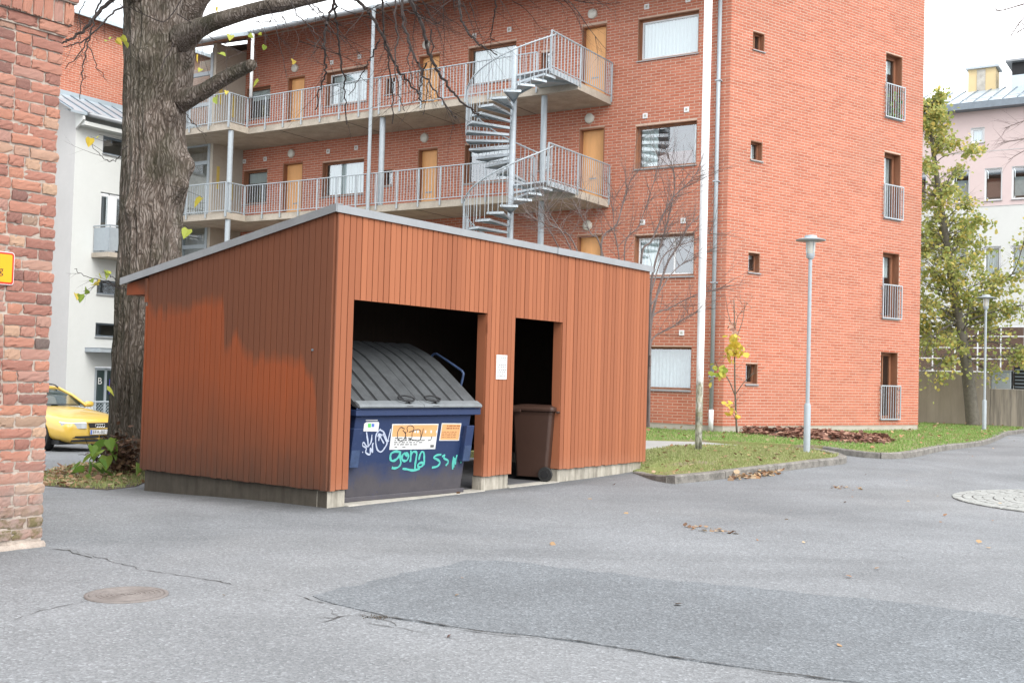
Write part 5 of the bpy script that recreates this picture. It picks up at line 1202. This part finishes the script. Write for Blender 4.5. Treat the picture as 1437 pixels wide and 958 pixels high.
for k, o_ in enumerate(Rop[1:7]):
    m = MB(); m.box(o_[0] + .08, o_[1] - .08, -.35, -.30, o_[2] + .2, o_[3] - .45); m.build('blind', M['brownpanel'] if k % 2 else M['greycurtain'], pk)
m = MB()
for z in (1.62, 2.25, 2.85, 3.36, 3.90, 4.34): m.box(-9, 6, -.12, -.02, z, z + .05)
for k in range(16): x = -9 + k * 1.0; m.box(x - .025, x + .025, -.122, -.018, 1.69, 4.34)
gb = m.build('glazing_bars', M['white'], pk)
m = MB(); m.quad((-9, -.07, 1.6), (6, -.07, 1.6), (6, -.07, 4.42), (-9, -.07, 4.42)); m.build('pane', M['glass'], gb)
m = MB(); m.quad((-9, -.6, 1.6), (6, -.6, 1.6), (6, -.6, 4.42), (-9, -.6, 4.42)); m.build('blind', M['brownpanel'], gb)
m = MB(); rz0, rz1 = 14.82, 16.55
m.add([(-15, .55, rz0), (17, .55, rz0), (17, -4.2, rz1), (-15, -4.2, rz1), (17, -9, 14.8), (-15, -9, 14.8)], [(0, 1, 2, 3), (3, 2, 4, 5)]); m.build('roof', M['roofmetal'], pk)
m = MB(); m.box(-15, 17, .40, .56, 14.50, 14.82); m.box(-15, 17, .0, .40, 14.50, 14.56); m.build('eaves', M['darkmetal'], pk)
m = MB()
for k in range(50): x = -14.8 + k * .62; m.loft([[(x - .015, y, z), (x + .015, y, z), (x + .015, y, z + .05), (x - .015, y, z + .05)] for y, z in ((.53, rz0 + .005), (-4.2, rz1 + .003))])
m.build('standing_seam', M['darkmetal'], pk, kind='stuff')
for k in range(5):
    x = -4.8 + k * 1.15; m = MB(); m.box(x - .02, x + .02, -.1, .0, 14.95, 15.13); m.box(x - .5, x + .5, -.06, -.03, 15.10, 15.13); m.build('snow_guard', M['galv'], pk)
m = MB(); m.box(-1.98, -.68, -4.9, -3.9, 16.0, 17.55); ch = m.build('roof_turret', M['cream'], pk)
m = MB(); m.box(-2.12, -.58, -5.05, -3.75, 17.55, 17.66); m.build('cap', M['galv'], ch)
m = MB(); m.box(-1.50, -1.10, -3.9, -3.87, 16.2, 17.5); m.build('ladder_panel', M['concrete'], ch)
m = MB(); m.box(-9, -2.75, -5.4, -3.6, 15.9, 16.95); ph = m.build('roof_plant_room', M['roofmetal'], pk)
m = MB(); m.box(-9, -2.76, -5.35, -3.65, 16.95, 17.58); m.build('louvre_band', M['black'], ph)
m = MB(); m.box(-9.3, -2.5, -5.7, -3.3, 17.58, 17.68); m.build('cap', M['flash'], ph)
m = MB()
for x in (-3.9, -5.2, -6.5): m.box(x - .04, x + .04, -3.66, -3.62, 16.95, 17.58)
each(m, 'mullion', M['darkmetal'], ph)

TB = V((15.36, 36.65, 0)); nD = V((math.cos(BA + R(90)), math.sin(BA + R(90)), 0)); TB = TB - nD * .7
rw = thing('retaining_wall', 'stained grey concrete retaining wall behind the autumn tree', 'retaining wall', TB, BA)
def stain():
    m = NT('streaked concrete'); n = m.noise(1.2, 5, .65, m.map((1, 1, .3))); s_ = m.noise(3.5, 4, .7, m.map((2, 2, .12)))
    c = m.ramp(n, [(.3, (.25, .22, .18)), (.7, (.36, .32, .265))]); x, y, z = m.xyz(); right = m.ramp(x, [(0, 1), (.02, 0)])
    c = m.mix(m.math('MULTIPLY', m.ramp(s_, [(.42, 0), (.6, .75)]), m.math('ADD', m.math('MULTIPLY', m.math('LESS_THAN', x, -.4), .8), .2)), c, (.13, .12, .105))
    return m.fin(c, .92, 0, .2, m.noise(20, 4), .2, .01)
M['stain'] = stain()
m = MB(); m.box(-.4, 12, -.35, 0, -.3, 2.05); m.build('wall_panel', M['stain'], rw, bevel=.015)
m = MB(); m.box(-12, -.404, -.35, -.003, -.3, 1.50); m.build('wall_panel', M['stain'], rw, bevel=.015)
m = MB(); m.box(-12.5, 12.5, -12, -.36, -.3, 1.46); tp = m.build('terrace', M['asphalt'], None, kind='structure'); tp.location = TB; tp.rotation_euler = (0, 0, BA)
cab = thing('metal_cabinet', 'pale grey sheet metal cabinet standing on the retaining wall', 'cabinet', TB, BA)
m = MB(); m.box(-1.02, -.42, -.75, -.12, 1.505, 2.10); m.build('casing', M['galvpaint'], cab, bevel=.01)
m = MB(); m.box(-1.05, -.41, -.78, -.09, 2.10, 2.13); m.build('lid', M['galv'], cab)
bx = thing('plant_unit', 'black slatted ventilation unit standing on the retaining wall at the right edge', 'ventilation unit', TB, BA)
m = MB(); m.box(-2.9, -1.10, -1.2, -.25, 1.505, 2.25); m.build('casing', M['black'], bx)
for k in range(6):
    m = MB(); m.box(-2.86, -1.14, -.25, -.20, 1.56 + k * .115, 1.60 + k * .115); m.build('slat', M['darkmetal'], bx)

# ------------------------------------------------------------------ flagpole and lamps
fb = atz(980, 628, .27); fp = thing('flagpole', 'tall white flagpole with peeling mossy foot on the small lawn', 'flagpole', (fb.x, fb.y, lz(fb.x, fb.y) - .02))
m = MB(); m.lathe([(.066, -.1), (.066, 1.5), (.073, 4), (.075, 9.5)], 16); m.build('mast', M['pole'], fp, True)
def lamp(p, label):
    l = thing('street_lamp', label, 'street lamp', p, 0, 'park lamps beside the kerb')
    m = MB(); m.lathe([(.062, -.1), (.062, .86), (.05, .90), (.04, .905)], 16); m.build('base_tube', M['galvpaint'], l, 'auto')
    m = MB(); m.lathe([(.038, .9), (.034, 3.62)], 12); m.build('pole', M['galvpaint'], l, 'auto')
    m = MB(); m.lathe([(.05, 3.6), (.075, 3.64), (.08, 3.70)], 16); m.build('collar', M['galv'], l, 'auto')
    m = MB(); m.lathe([(.07, 3.70), (.085, 3.74), (.088, 3.93), (.08, 3.94)], 18); m.build('lantern', M['lampglass'], l, 'auto')
    for k in range(4): a = 6.283 * k / 4 + .4; m = MB(); m.tube([(.092 * math.cos(a), .092 * math.sin(a), 3.70), (.092 * math.cos(a), .092 * math.sin(a), 3.94)], .008, 4); m.build('strut', M['galv'], l)
    m = MB(); m.lathe([(.09, 3.92), (.27, 3.945), (.275, 3.96), (.12, 4.0), (.11, 4.04), (.0, 4.06)], 28); m.build('hood', M['galvpaint'], l, 'auto')
    return l
q = atz(1132, 630, .28); lamp((q.x, q.y, lz(q.x, q.y)), 'grey park lamp with disc hood at the tip of the small lawn')
q = atz(1381, 600, .33); lamp((q.x, q.y, lz2(q.x, q.y)), 'grey park lamp with disc hood beside the autumn tree and retaining wall')

# ================================================================== trees
def twigs(m, p, d, L, r, lev, droop=0.0, n=4, spread=.7, ends=None, rnd=random, sides=4):
    pts = [V(p)]; rad = [r]; d = V(d).normalized(); seg = max(3, int(L / .12) if L < 1.2 else 7)
    for k in range(seg):
        d = (d + V((rnd.gauss(0, .11), rnd.gauss(0, .11), rnd.gauss(0, .09) - droop * .12))).normalized(); pts.append(pts[-1] + d * (L / seg)); rad.append(r * (1 - .75 * (k + 1) / seg))
    m.tube(pts, rad, sides if r > .006 else 3, False)
    if ends is not None and lev <= 1: ends.extend(pts[1:])
    if lev > 0:
        for k in range(n):
            i = rnd.randint(max(1, seg // 4), seg); a = rnd.uniform(0, 6.283); o = d.orthogonal().normalized(); o = o * math.cos(a) + d.cross(o) * math.sin(a)
            twigs(m, pts[i], (pts[i] - pts[i - 1]).normalized() + o * spread * rnd.uniform(.6, 1.3), L * rnd.uniform(.35, .65), rad[i] * .65, lev - 1, droop, n, spread, ends, rnd, sides)
# --- old tree
TY = 17.6
tb = thing('old_tree', 'thick old tree with deeply furrowed bark and stubby bare limbs', 'tree', (0, 0, 0))
prof = [(700, 158, 215), (668, 148, 218), (645, 154, 212), (600, 159, 207), (560, 161, 206), (480, 165, 207), (400, 169, 210), (350, 172, 232), (300, 173, 250), (260, 174, 258), (225, 176, 262), (190, 177, 254), (150, 178, 253), (120, 179, 262), (90, 180, 266), (60, 181, 268), (30, 180, 272), (0, 179, 284), (-40, 176, 296), (-120, 170, 320)]
rings = []
prof2 = []
for a, c in zip(prof, prof[1:]):
    n = 10
    for k in range(n): t = k / n; prof2.append([a[i] + (c[i] - a[i]) * t for i in range(3)])
for y, l, r in prof2:
    if y > 300: r = max(r, l + 78)    # the trunk keeps its girth where the shelter hides its right side
    P0, P1 = aty(l, y, TY), aty(r, y, TY); c = (P0 + P1) / 2; rad = (P1 - P0).length / 2; rg = []
    N = 190
    for k in range(N):
        a = 6.283 * k / N; q = V((math.cos(a), math.sin(a), 0))
        nz = noise.noise((q.x * 1.6, q.y * 1.6, c.z * .35)) * .075
        f1 = noise.noise((q.x * 5.5 + 9, q.y * 5.5, c.z * .55 + .8 * noise.noise((q.x * 3, q.y * 3, c.z))))
        f2 = noise.noise((q.x * 13 + 3, q.y * 13, c.z * 1.3)); f3 = noise.noise((q.x * 9 + 5, q.y * 9, c.z * .8 + .5 * f1)); rid = (1 - abs(f1) * 2.6) * .030 + (1 - abs(f3) * 2.8) * .024 + (1 - abs(f2) * 2) * .012
        flare = .30 * max(0, (610 - 0) and (y - 610) / 90) ** 1.5 * (1 + .6 * math.sin(a * 5 + 1)) if y > 610 else 0
        knot = sum(h * math.exp(-(((a - aa + math.pi) % 6.283 - math.pi) ** 2 / .05 + (c.z - zz) ** 2 / .03)) for aa, zz, h in ((5.9, 4.35, .16), (4.35, 3.95, .10), (4.6, 6.3, .08), (6.2, 4.7, .10), (5.6, 5.5, .12), (5.9, 6.45, .14), (5.2, 3.2, .06), (4.9, 5.3, .05)))
        rg.append(c + q * (rad * (1 + nz) + rid + flare + knot))
    rings.append(rg)
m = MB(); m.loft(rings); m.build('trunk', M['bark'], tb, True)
def limb(px, rpx, y0, y1, name='limb', mat='bark'):
    k = len(px); P = []
    for i, q in enumerate(px): P.append(aty(q[0], q[1], y0 + (y1 - y0) * i / (k - 1)))
    S_ = smooth_line(P, 6); n = len(S_); rr = [interp(i / (n - 1), [j / (k - 1) for j in range(k)], rpx) * (y0 + (y1 - y0) * i / (n - 1)) / FPX for i in range(n)]
    rg = []; ref = None; m = MB()
    for i in range(n):
        t = (S_[min(n - 1, i + 1)] - S_[max(0, i - 1)]).normalized(); a = V((0, 1, 0)) - t * t.y; a.normalize(); b_ = t.cross(a); r = []
        for j in range(20):
            an = 6.283 * j / 20; v = a * math.cos(an) + b_ * math.sin(an); r.append(S_[i] + v * rr[i] * (1 + .13 * noise.noise((v.x * 3 + i * .3, v.y * 3, v.z * 3 + i * .15))))
        rg.append(r)
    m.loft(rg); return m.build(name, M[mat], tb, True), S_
limb([(232, 80), (255, 56), (278, 41), (310, 28), (362, 13), (413, 3), (520, -25), (640, -60), (820, -80), (1000, -70)], [25, 21, 14, 11, 10, 9, 9, 8, 6, 3], 17.7, 14.5)
limb([(225, 140), (248, 141), (268, 136), (293, 124), (320, 107), (345, 95), (353, 91)], [24, 19, 13.5, 10.5, 10, 8.5, 8], 17.75, 16.6)
limb([(240, 40), (262, 15), (285, -15), (320, -60), (380, -130)], [22, 18, 17, 15, 12], 17.6, 17.0)
limb([(210, 10), (180, -20), (120, -60), (40, -90)], [24, 16, 12, 6], 17.5, 15.8)
lims = limb([(250, -60), (350, -110), (500, -120), (700, -150), (900, -150)], [16, 14, 12, 9, 5], 17.3, 13.5)
tw = MB()
def c6(l): return [(400 + a / 4.79, b / 4.79) for a, b in l]
main = [(c6([(330, -40), (325, 30), (290, 120), (270, 250), (270, 420), (265, 500), (235, 600), (208, 740)]), 3.0), (c6([(335, 20), (345, 150), (365, 330), (390, 500), (405, 650), (412, 830)]), 2.4), (c6([(430, -60), (480, 5), (560, 80), (640, 200), (680, 300), (740, 440), (800, 520), (880, 610), (930, 690)]), 3.6),
        (c6([(640, 260), (600, 350), (550, 430), (500, 530), (430, 640)]), 1.6), (c6([(662, -50), (660, 150), (675, 300), (700, 450), (725, 600), (730, 840)]), 2.3), (c6([(738, -60), (745, 250), (740, 440), (770, 640), (800, 760)]), 1.8), (c6([(780, -60), (800, 180), (850, 330), (920, 480), (1000, 600), (1100, 740), (1150, 790)]), 2.6),
        (c6([(810, -50), (910, 140), (960, 330), (1010, 450), (1080, 560), (1160, 660), (1280, 765), (1300, 770)]), 3.8), (c6([(1165, -50), (1175, 60), (1200, 170), (1260, 260), (1310, 300), (1420, 370)]), 2.6), (c6([(950, 430), (910, 550), (915, 670)]), 1.6), (c6([(985, 200), (985, 420), (955, 640), (930, 780)]), 1.4), (c6([(840, 300), (830, 430), (860, 560), (900, 640)]), 1.2),
        (c6([(1420, -30), (1405, 110), (1385, 220), (1400, 280)]), 1.6), (c6([(780, 60), (900, 110), (1000, 160), (1050, 140)]), 1.5), (c6([(40, 20), (110, 130), (200, 210), (270, 330)]), 1.4), (c6([(160, 10), (240, 80), (320, 200), (420, 300)]), 1.3),
        ([(262, -10), (230, 30), (185, 12), (150, 0)], 1.2), ([(163, -5), (140, 15), (120, 40), (100, 55), (85, 62)], 4.0), ([(175, 8), (155, 22), (128, 50), (105, 63), (86, 66)], 2.0), ([(143, -3), (133, 20), (127, 48), (120, 75), (115, 110), (113, 138)], 1.8), ([(128, 48), (112, 75), (90, 97)], 1.4), ([(122, 65), (137, 95), (150, 112)], 1.0), ([(120, 2), (111, 25), (113, 60), (118, 95)], 1.0),
        ([(178, 203), (165, 222), (150, 226), (136, 213), (121, 195)], 1.0), ([(180, 407), (150, 398), (120, 388), (104, 376)], 1.0), ([(182, 400), (160, 390), (145, 382)], .9), ([(190, 408), (170, 405), (148, 395), (118, 408)], .9), ([(252, 150), (262, 160), (272, 175), (290, 190)], 1.0), ([(560, -5), (575, 60), (585, 120)], 1.0), ([(250, 20), (310, 60), (345, 75)], 1.1), ([(245, 60), (232, 85), (225, 100)], 1.2)]
rT = random.Random(21)
for k, (px, r) in enumerate(main):
    y0 = rT.uniform(14.2, 16.4); y1 = y0 + rT.uniform(-1.2, 1.0)
    if k >= 16: y0, y1 = 17.0, 16.3 + rT.uniform(-.4, .4)
    P = smooth_line([aty(q[0], q[1], y0 + (y1 - y0) * i / (len(px) - 1)) for i, q in enumerate(px)], 6); n = len(P)
    P = [p + V((rT.gauss(0, .012), rT.gauss(0, .012), rT.gauss(0, .012))) for p in P]
    rad = [r * y0 / FPX * (.80 - .50 * i / n) for i in range(n)]; tw.tube(P, rad, 5)
    for j in range(int(n * (.34 if px[0][1] < 40 else .15))):
        i = rT.randint(n // 4, n - 2); d = (P[i + 1] - P[i]).normalized(); o = V((rT.gauss(0, .9), rT.gauss(0, .5), rT.gauss(-.1, .5)))
        twigs(tw, P[i], d * .8 + o, rT.uniform(.18, .65), .0042, 1, .25, 3, .8, None, rT, 3)
for px, r in (((430, 0), 0), ((470, 30), 0), ((510, 20), 0), ((560, 10), 0), ((590, 30), 0), ((610, 8), 0), ((660, 8), 0), ((700, 15), 0), ((380, 40), 0), ((440, 60), 0), ((350, 40), 0), ((640, -5), 0), ((760, 5), 0), ((800, 0), 0), ((730, -5), 0)):
    for k in range(4): twigs(tw, aty(px[0] + rT.uniform(-20, 20), px[1] - rT.uniform(0, 35), rT.uniform(14.3, 16)), (rT.gauss(.5, .6), rT.gauss(0, .5), rT.gauss(-.35, .4)), rT.uniform(.5, 1.1), .008, 2, .2, 5, .8, None, rT, 3)
LV = [(410, 86, .085), (363, 113, .11), (350, 48, .07), (372, 64, .07), (367, 48, .05), (278, 78, .10), (308, 75, .11), (324, 50, .10), (303, 136, .12), (282, 97, .07), (163, 56, .10), (170, 52, .11), (150, 57, .07), (157, 52, .08), (176, 60, .08), (127, 194, .12), (139, 191, .06), (122, 406, .11), (113, 413, .11), (131, 399, .11), (138, 392, .09), (148, 380, .12), (152, 380, .08), (140, 384, .08), (128, 392, .07), (283, 278, .16), (264, 322, .15), (318, 128, .06), (305, 10, .07), (150, 545, .14), (106, 412, .1)]
for k, (a, b_, s_) in enumerate(LV):
    m = MB(); y = 16.4 if b_ > 150 or a < 200 else 15.6
    tx, ty = (rT.uniform(225, 245), b_ - rT.uniform(5, 30)) if a > 230 and b_ > 150 else (rT.uniform(182, 190), b_ + rT.uniform(-12, 14)) if a < 185 else (a + rT.uniform(-22, 8), min(30, b_ - 20) + rT.uniform(0, 12))
    if b_ < 500 and not (100 < a < 156 and 370 < b_ < 415):   # the thin twig this leaf hangs from
        q0, q1 = aty(a, b_, y), aty(tx, ty, y + (.8 if a > 200 else .4)); tw.tube(smooth_line([q1, (q0 * .45 + q1 * .55) + V((rT.gauss(0, .04), 0, rT.gauss(.03, .04))), q0 + V((0, 0, .02))], 5), .0032, 3)
    leaf(m, (0, 0, 0), s_ * 1.12, shape=HEART); o = m.build('leaf', M['limeleaf' if b_ > 20 and k % 5 else 'yellowleaf'], tb); o.location = aty(a, b_, y)
tw.build('twigs', M['twig'], tb, kind='stuff')

# undergrowth round its foot
gp = [tuple(atz(*q, -.1).xy) for q in ((40, 681), (62, 683), (100, 687), (150, 690), (190, 683), (203, 676), (203, 655), (150, 648), (100, 655), (62, 664), (40, 668))]
def tz(x, y): return gz(x, y) + .008 + .10 * max(0, 1 - (V((x, y)) - V((-6.0, 17.2))).length / 2.2)
sheet('verge', gp, M['dirt'], 0, .35, zf=tz)
blades(gp, tz, 2600, .07, .010, M['grass'], dens=lambda x, y: max(.1, .55 + 1.2 * noise.noise((x * 1.2, y * 1.2, 7))))
scatter('fallen_leaves', gp, tz, 700, .085, M['litter'], hgt=lambda x, y: .04, dens=lambda x, y: 1 if x < -5.4 else .12)
sk = thing('sucker_shoots', 'green leafy shoots sprouting at the foot of the old tree', 'plant', (0, 0, 0))
m = MB(); base = atz(150, 650, -.12); base.y -= .6
for k in range(9): tgt = aty(110 + 9 * k, random.uniform(612, 655), 15.7 + random.uniform(-.5, .4)); m.tube(smooth_line([base + V((random.uniform(-.2, .3), 0, 0)), (base + tgt) / 2 + V((0, 0, .08)), tgt], 4), .005, 4)
m.build('stems', M['twig'], sk, kind='stuff')
for a, b_, s_ in ((108, 655, .15), (118, 658, .18), (125, 647, .2), (131, 637, .2), (137, 628, .2), (143, 635, .22), (143, 655, .21), (150, 640, .2), (155, 634, .18), (120, 663, .16), (128, 668, .16), (147, 622, .2), (154, 617, .17), (160, 615, .15), (144, 660, .2), (113, 648, .14), (135, 650, .16), (130, 625, .15), (157, 625, .17), (140, 645, .17), (193, 650, .17)):
    q = MB(); leaf(q, (0, 0, 0), s_, shape=HEART); o = q.build('leaf', M['greenleaf'], sk); o.location = aty(a, b_, 15.6 + random.uniform(-.35, .35))
q = MB()
for k in range(600): 
    a, b_ = random.gauss(170, 14), random.gauss(640, 15)
    if b_ < 668: leaf(q, aty(a, b_, 16.2 + random.uniform(-.4, .3)), random.uniform(.04, .09))
q.build('dry_leaves', M['moulder'], sk, kind='stuff')

# --- bare multi-stemmed shrub behind the shelter
bs = thing('bare_shrub', 'leafless many stemmed shrub rising behind the right end of the shelter', 'shrub', (0, 0, 0))
SY = 19.6; m = MB(); rS = random.Random(5)
def c4(l): return [(720 + a / 2.817, 180 + b / 2.817) for a, b in l]
for ln, r in (([(535, 1180), (540, 900), (545, 640), (560, 540), (590, 440), (620, 330), (640, 200), (605, 90)], 4), ([(530, 1180), (542, 800), (600, 560), (650, 470), (700, 380), (770, 320)], 4), ([(500, 1150), (350, 510), (410, 380), (440, 280), (475, 170)], 3.2), ([(520, 1150), (505, 545), (550, 440), (620, 290), (690, 220), (745, 150)], 3.2), ([(540, 900), (550, 750), (620, 710), (720, 660), (835, 628)], 2.6),
               ([(542, 940), (550, 835), (620, 790), (700, 740), (800, 690)], 2.4), ([(500, 1150), (355, 500), (310, 420), (270, 350), (238, 285)], 2.4), ([(480, 1150), (230, 480), (150, 380), (100, 290)], 2.2), ([(480, 1150), (260, 500), (185, 400), (130, 310), (110, 230)], 2.2), ([(490, 1150), (420, 520), (400, 400), (395, 260)], 2), ([(545, 650), (600, 500), (720, 440), (790, 400)], 2), ([(470, 1150), (180, 470), (90, 360), (50, 330)], 2), ([(520, 1100), (440, 510), (500, 380), (560, 200), (590, 60)], 2), ([(545, 700), (640, 560), (740, 500), (800, 480)], 1.8)):
    y0, y1 = SY, SY + rS.uniform(-.6, 1.6); px = c4(ln); P = smooth_line([aty(q[0], q[1], y0 + (y1 - y0) * i / (len(px) - 1)) for i, q in enumerate(px)], 6); n = len(P)
    m.tube(P, [r * SY / FPX * (.62 - .5 * i / n) for i in range(n)], 5)
    for j in range(int(n * .95)):
        i = rS.randint(int(n * .35), n - 2); d = (P[i + 1] - P[i]).normalized()
        twigs(m, P[i], d + V((rS.gauss(0, .6), rS.gauss(0, .4), rS.gauss(.15, .3))), rS.uniform(.4, 1.1), .006, 2, -.15, 3, .6, None, rS, 3)
m.build('branches', M['paletwig'], bs, kind='stuff')

# --- sapling at the building corner
sa = thing('sapling', 'thin young tree with a few yellow leaves by the corner of the brick block', 'sapling', (0, 0, 0)); m = MB(); Y = 26.0
for px, r in (([(1034, 607), (1032, 560), (1031, 520), (1031, 470), (1030, 420)], 2.4), ([(1032, 556), (1022, 532), (1008, 515), (1003, 505)], 1.4), ([(1032, 553), (1045, 535), (1058, 523)], 1.2), ([(1031, 480), (1042, 450), (1045, 425)], 1), ([(1031, 470), (1022, 440), (1018, 415)], 1), ([(1031, 460), (1038, 440), (1060, 430)], .8), ([(1033, 590), (1026, 575), (1022, 568)], .8)):
    P = smooth_line([aty(q[0], q[1], Y - .2 * i) for i, q in enumerate(px)], 5); n = len(P); m.tube(P, [r * Y / FPX * (.6 - .35 * i / n) for i in range(n)], 5)
    for j in range(4): i = rS.randint(n // 3, n - 2); twigs(m, P[i], (rS.gauss(0, .7), rS.gauss(0, .5), .7), .5, .005, 1, 0, 3, .6, None, rS, 3)
m.build('trunk', M['stem'], sa, True)
for a, b_, n, sx, sy, mt in ((1030, 478, 26, 5, 10, 'yellowleaf'), (1036, 490, 16, 6, 6, 'yellowleaf'), (1026, 492, 12, 3, 8, 'yellowleaf'), (1008, 517, 22, 6, 7, 'limeleaf'), (1024, 569, 9, 4, 4, 'yellowleaf'), (1030, 460, 10, 4, 5, 'deadleaf'), (1034, 580, 5, 2, 5, 'yellowleaf')):
    for k in range(n):
        q = MB(); leaf(q, (0, 0, 0), rS.uniform(.10, .17)); o = q.build('leaf', M[mt], sa); o.location = aty(rS.gauss(a, sx), rS.gauss(b_, sy), 25.4 + rS.uniform(-.3, .3))

# --- autumn tree at the right
at_ = thing('autumn_tree', 'green and yellow leaved autumn tree between the brick gable and the far lamp', 'tree', (0, 0, 0)); Y = 36.6; rA = random.Random(9)
tp = [(1366, 600), (1362, 560), (1357, 520), (1350, 470), (1340, 420), (1331, 360), (1322, 300), (1312, 230), (1304, 170), (1300, 145)]
P = smooth_line([aty(q[0], q[1], Y) for q in tp], 6); n = len(P); m = MB(); m.tube(P, [max(.02, (9.5 * (1 - i / n) ** .75) * Y / FPX) for i in range(n)], 10); m.build('trunk', M['stem'], at_, True)
lim = MB(); lf = MB(); ends = []
for k in range(120):
    i = rA.randint(int(n * .30), n - 3); f = (i / n); a = rA.uniform(0, 6.283)
    L = (2.05 * (1 - f) ** .8 + .40) * rA.uniform(.55, 1.0); up_ = .25 + .7 * f
    d = V((math.cos(a), math.sin(a), up_)); e = []
    twigs(lim, P[i], d, L, .030 * (1 - f) + .012, 2, .12, 4, .55, e, rA, 4); ends += e
for px in (((1345, 455), (1385, 440), (1425, 430), (1437, 428)), ((1340, 420), (1385, 400), (1420, 385), (1440, 330)), ((1352, 480), (1400, 480), (1437, 492)), ((1345, 450), (1310, 470), (1295, 500)), ((1350, 490), (1320, 510), (1292, 520)), ((1354, 500), (1385, 500), (1420, 500)), ((1352, 485), (1330, 495), (1315, 515)), ((1353, 495), (1370, 510), (1388, 520))):
    Q_ = smooth_line([aty(q[0], q[1], Y - .5 * i) for i, q in enumerate(px)], 4); lim.tube(Q_, [.035 * (1 - .7 * i / len(Q_)) for i in range(len(Q_))], 5)
    for j in range(14): i = rA.randint(len(Q_) // 3, len(Q_) - 2); e = []; twigs(lim, Q_[i], (Q_[i + 1] - Q_[i]).normalized() + V((rA.gauss(0, .5), rA.gauss(0, .5), rA.gauss(.0, .35))), rA.uniform(.5, 1.0), .01, 1, .3, 4, .7, e, rA, 3); ends += e
lim.build('branches', M['stem'], at_, kind='stuff')
for p in ends:
    if rA.random() < (.25 if p.z < 3.6 else .31):
        g = noise.noise(p * .8) 
        for k in range(rA.randint(4, 9) if g > -.12 else rA.randint(0, 2)): leaf(lf, p + V((rA.gauss(0, .11), rA.gauss(0, .11), rA.gauss(-.06, .10))), rA.uniform(.055, .14))
lf.build('crown', M['treeleaf'], at_, kind='stuff')
print('crown leaves', len(lf.f), 'ends', len(ends))

# --- bare twigs of a tree standing out of view to the right
rt_ = thing('overhanging_tree', 'bare thin twigs reaching in from beyond the right edge above the pink building', 'tree', (0, 0, 0)); m = MB(); rB = random.Random(31); Y = 30
def zr(px, y): return aty(px[0], px[1], y)
m.tube([V((19.5, 30, -.1)), V((19.4, 30, 5)), V((19.2, 30, 10)), V((18.4, 30, 14.5))], [.22, .18, .12, .05], 10); m.build('trunk', M['stem'], rt_, True); m = MB()
for px in ([(1600, 120), (1520, 160), (1470, 200), (1437, 212), (1415, 225)], [(1600, 150), (1500, 180), (1437, 195), (1405, 200)], [(1600, -40), (1500, -10), (1440, 5), (1405, 15), (1395, 12)], [(1560, -30), (1470, 0), (1437, 25), (1418, 52)], [(1580, -30), (1480, 20), (1437, 40), (1425, 48)], [(1600, 100), (1500, 150), (1437, 170), (1410, 180)]):
    P = smooth_line([zr(q, Y) for q in px], 6); n = len(P); m.tube(P, [.045 * (1 - .85 * i / n) for i in range(n)], 4)
    for j in range(14): i = rB.randint(n // 2, n - 2); twigs(m, P[i], (P[i + 1] - P[i]).normalized() + V((rB.gauss(0, .5), rB.gauss(0, .3), rB.gauss(0, .5))), rB.uniform(.3, .8), .006, 1, 0, 3, .6, None, rB, 3)
m.build('twigs', M['paletwig'], rt_, kind='stuff')
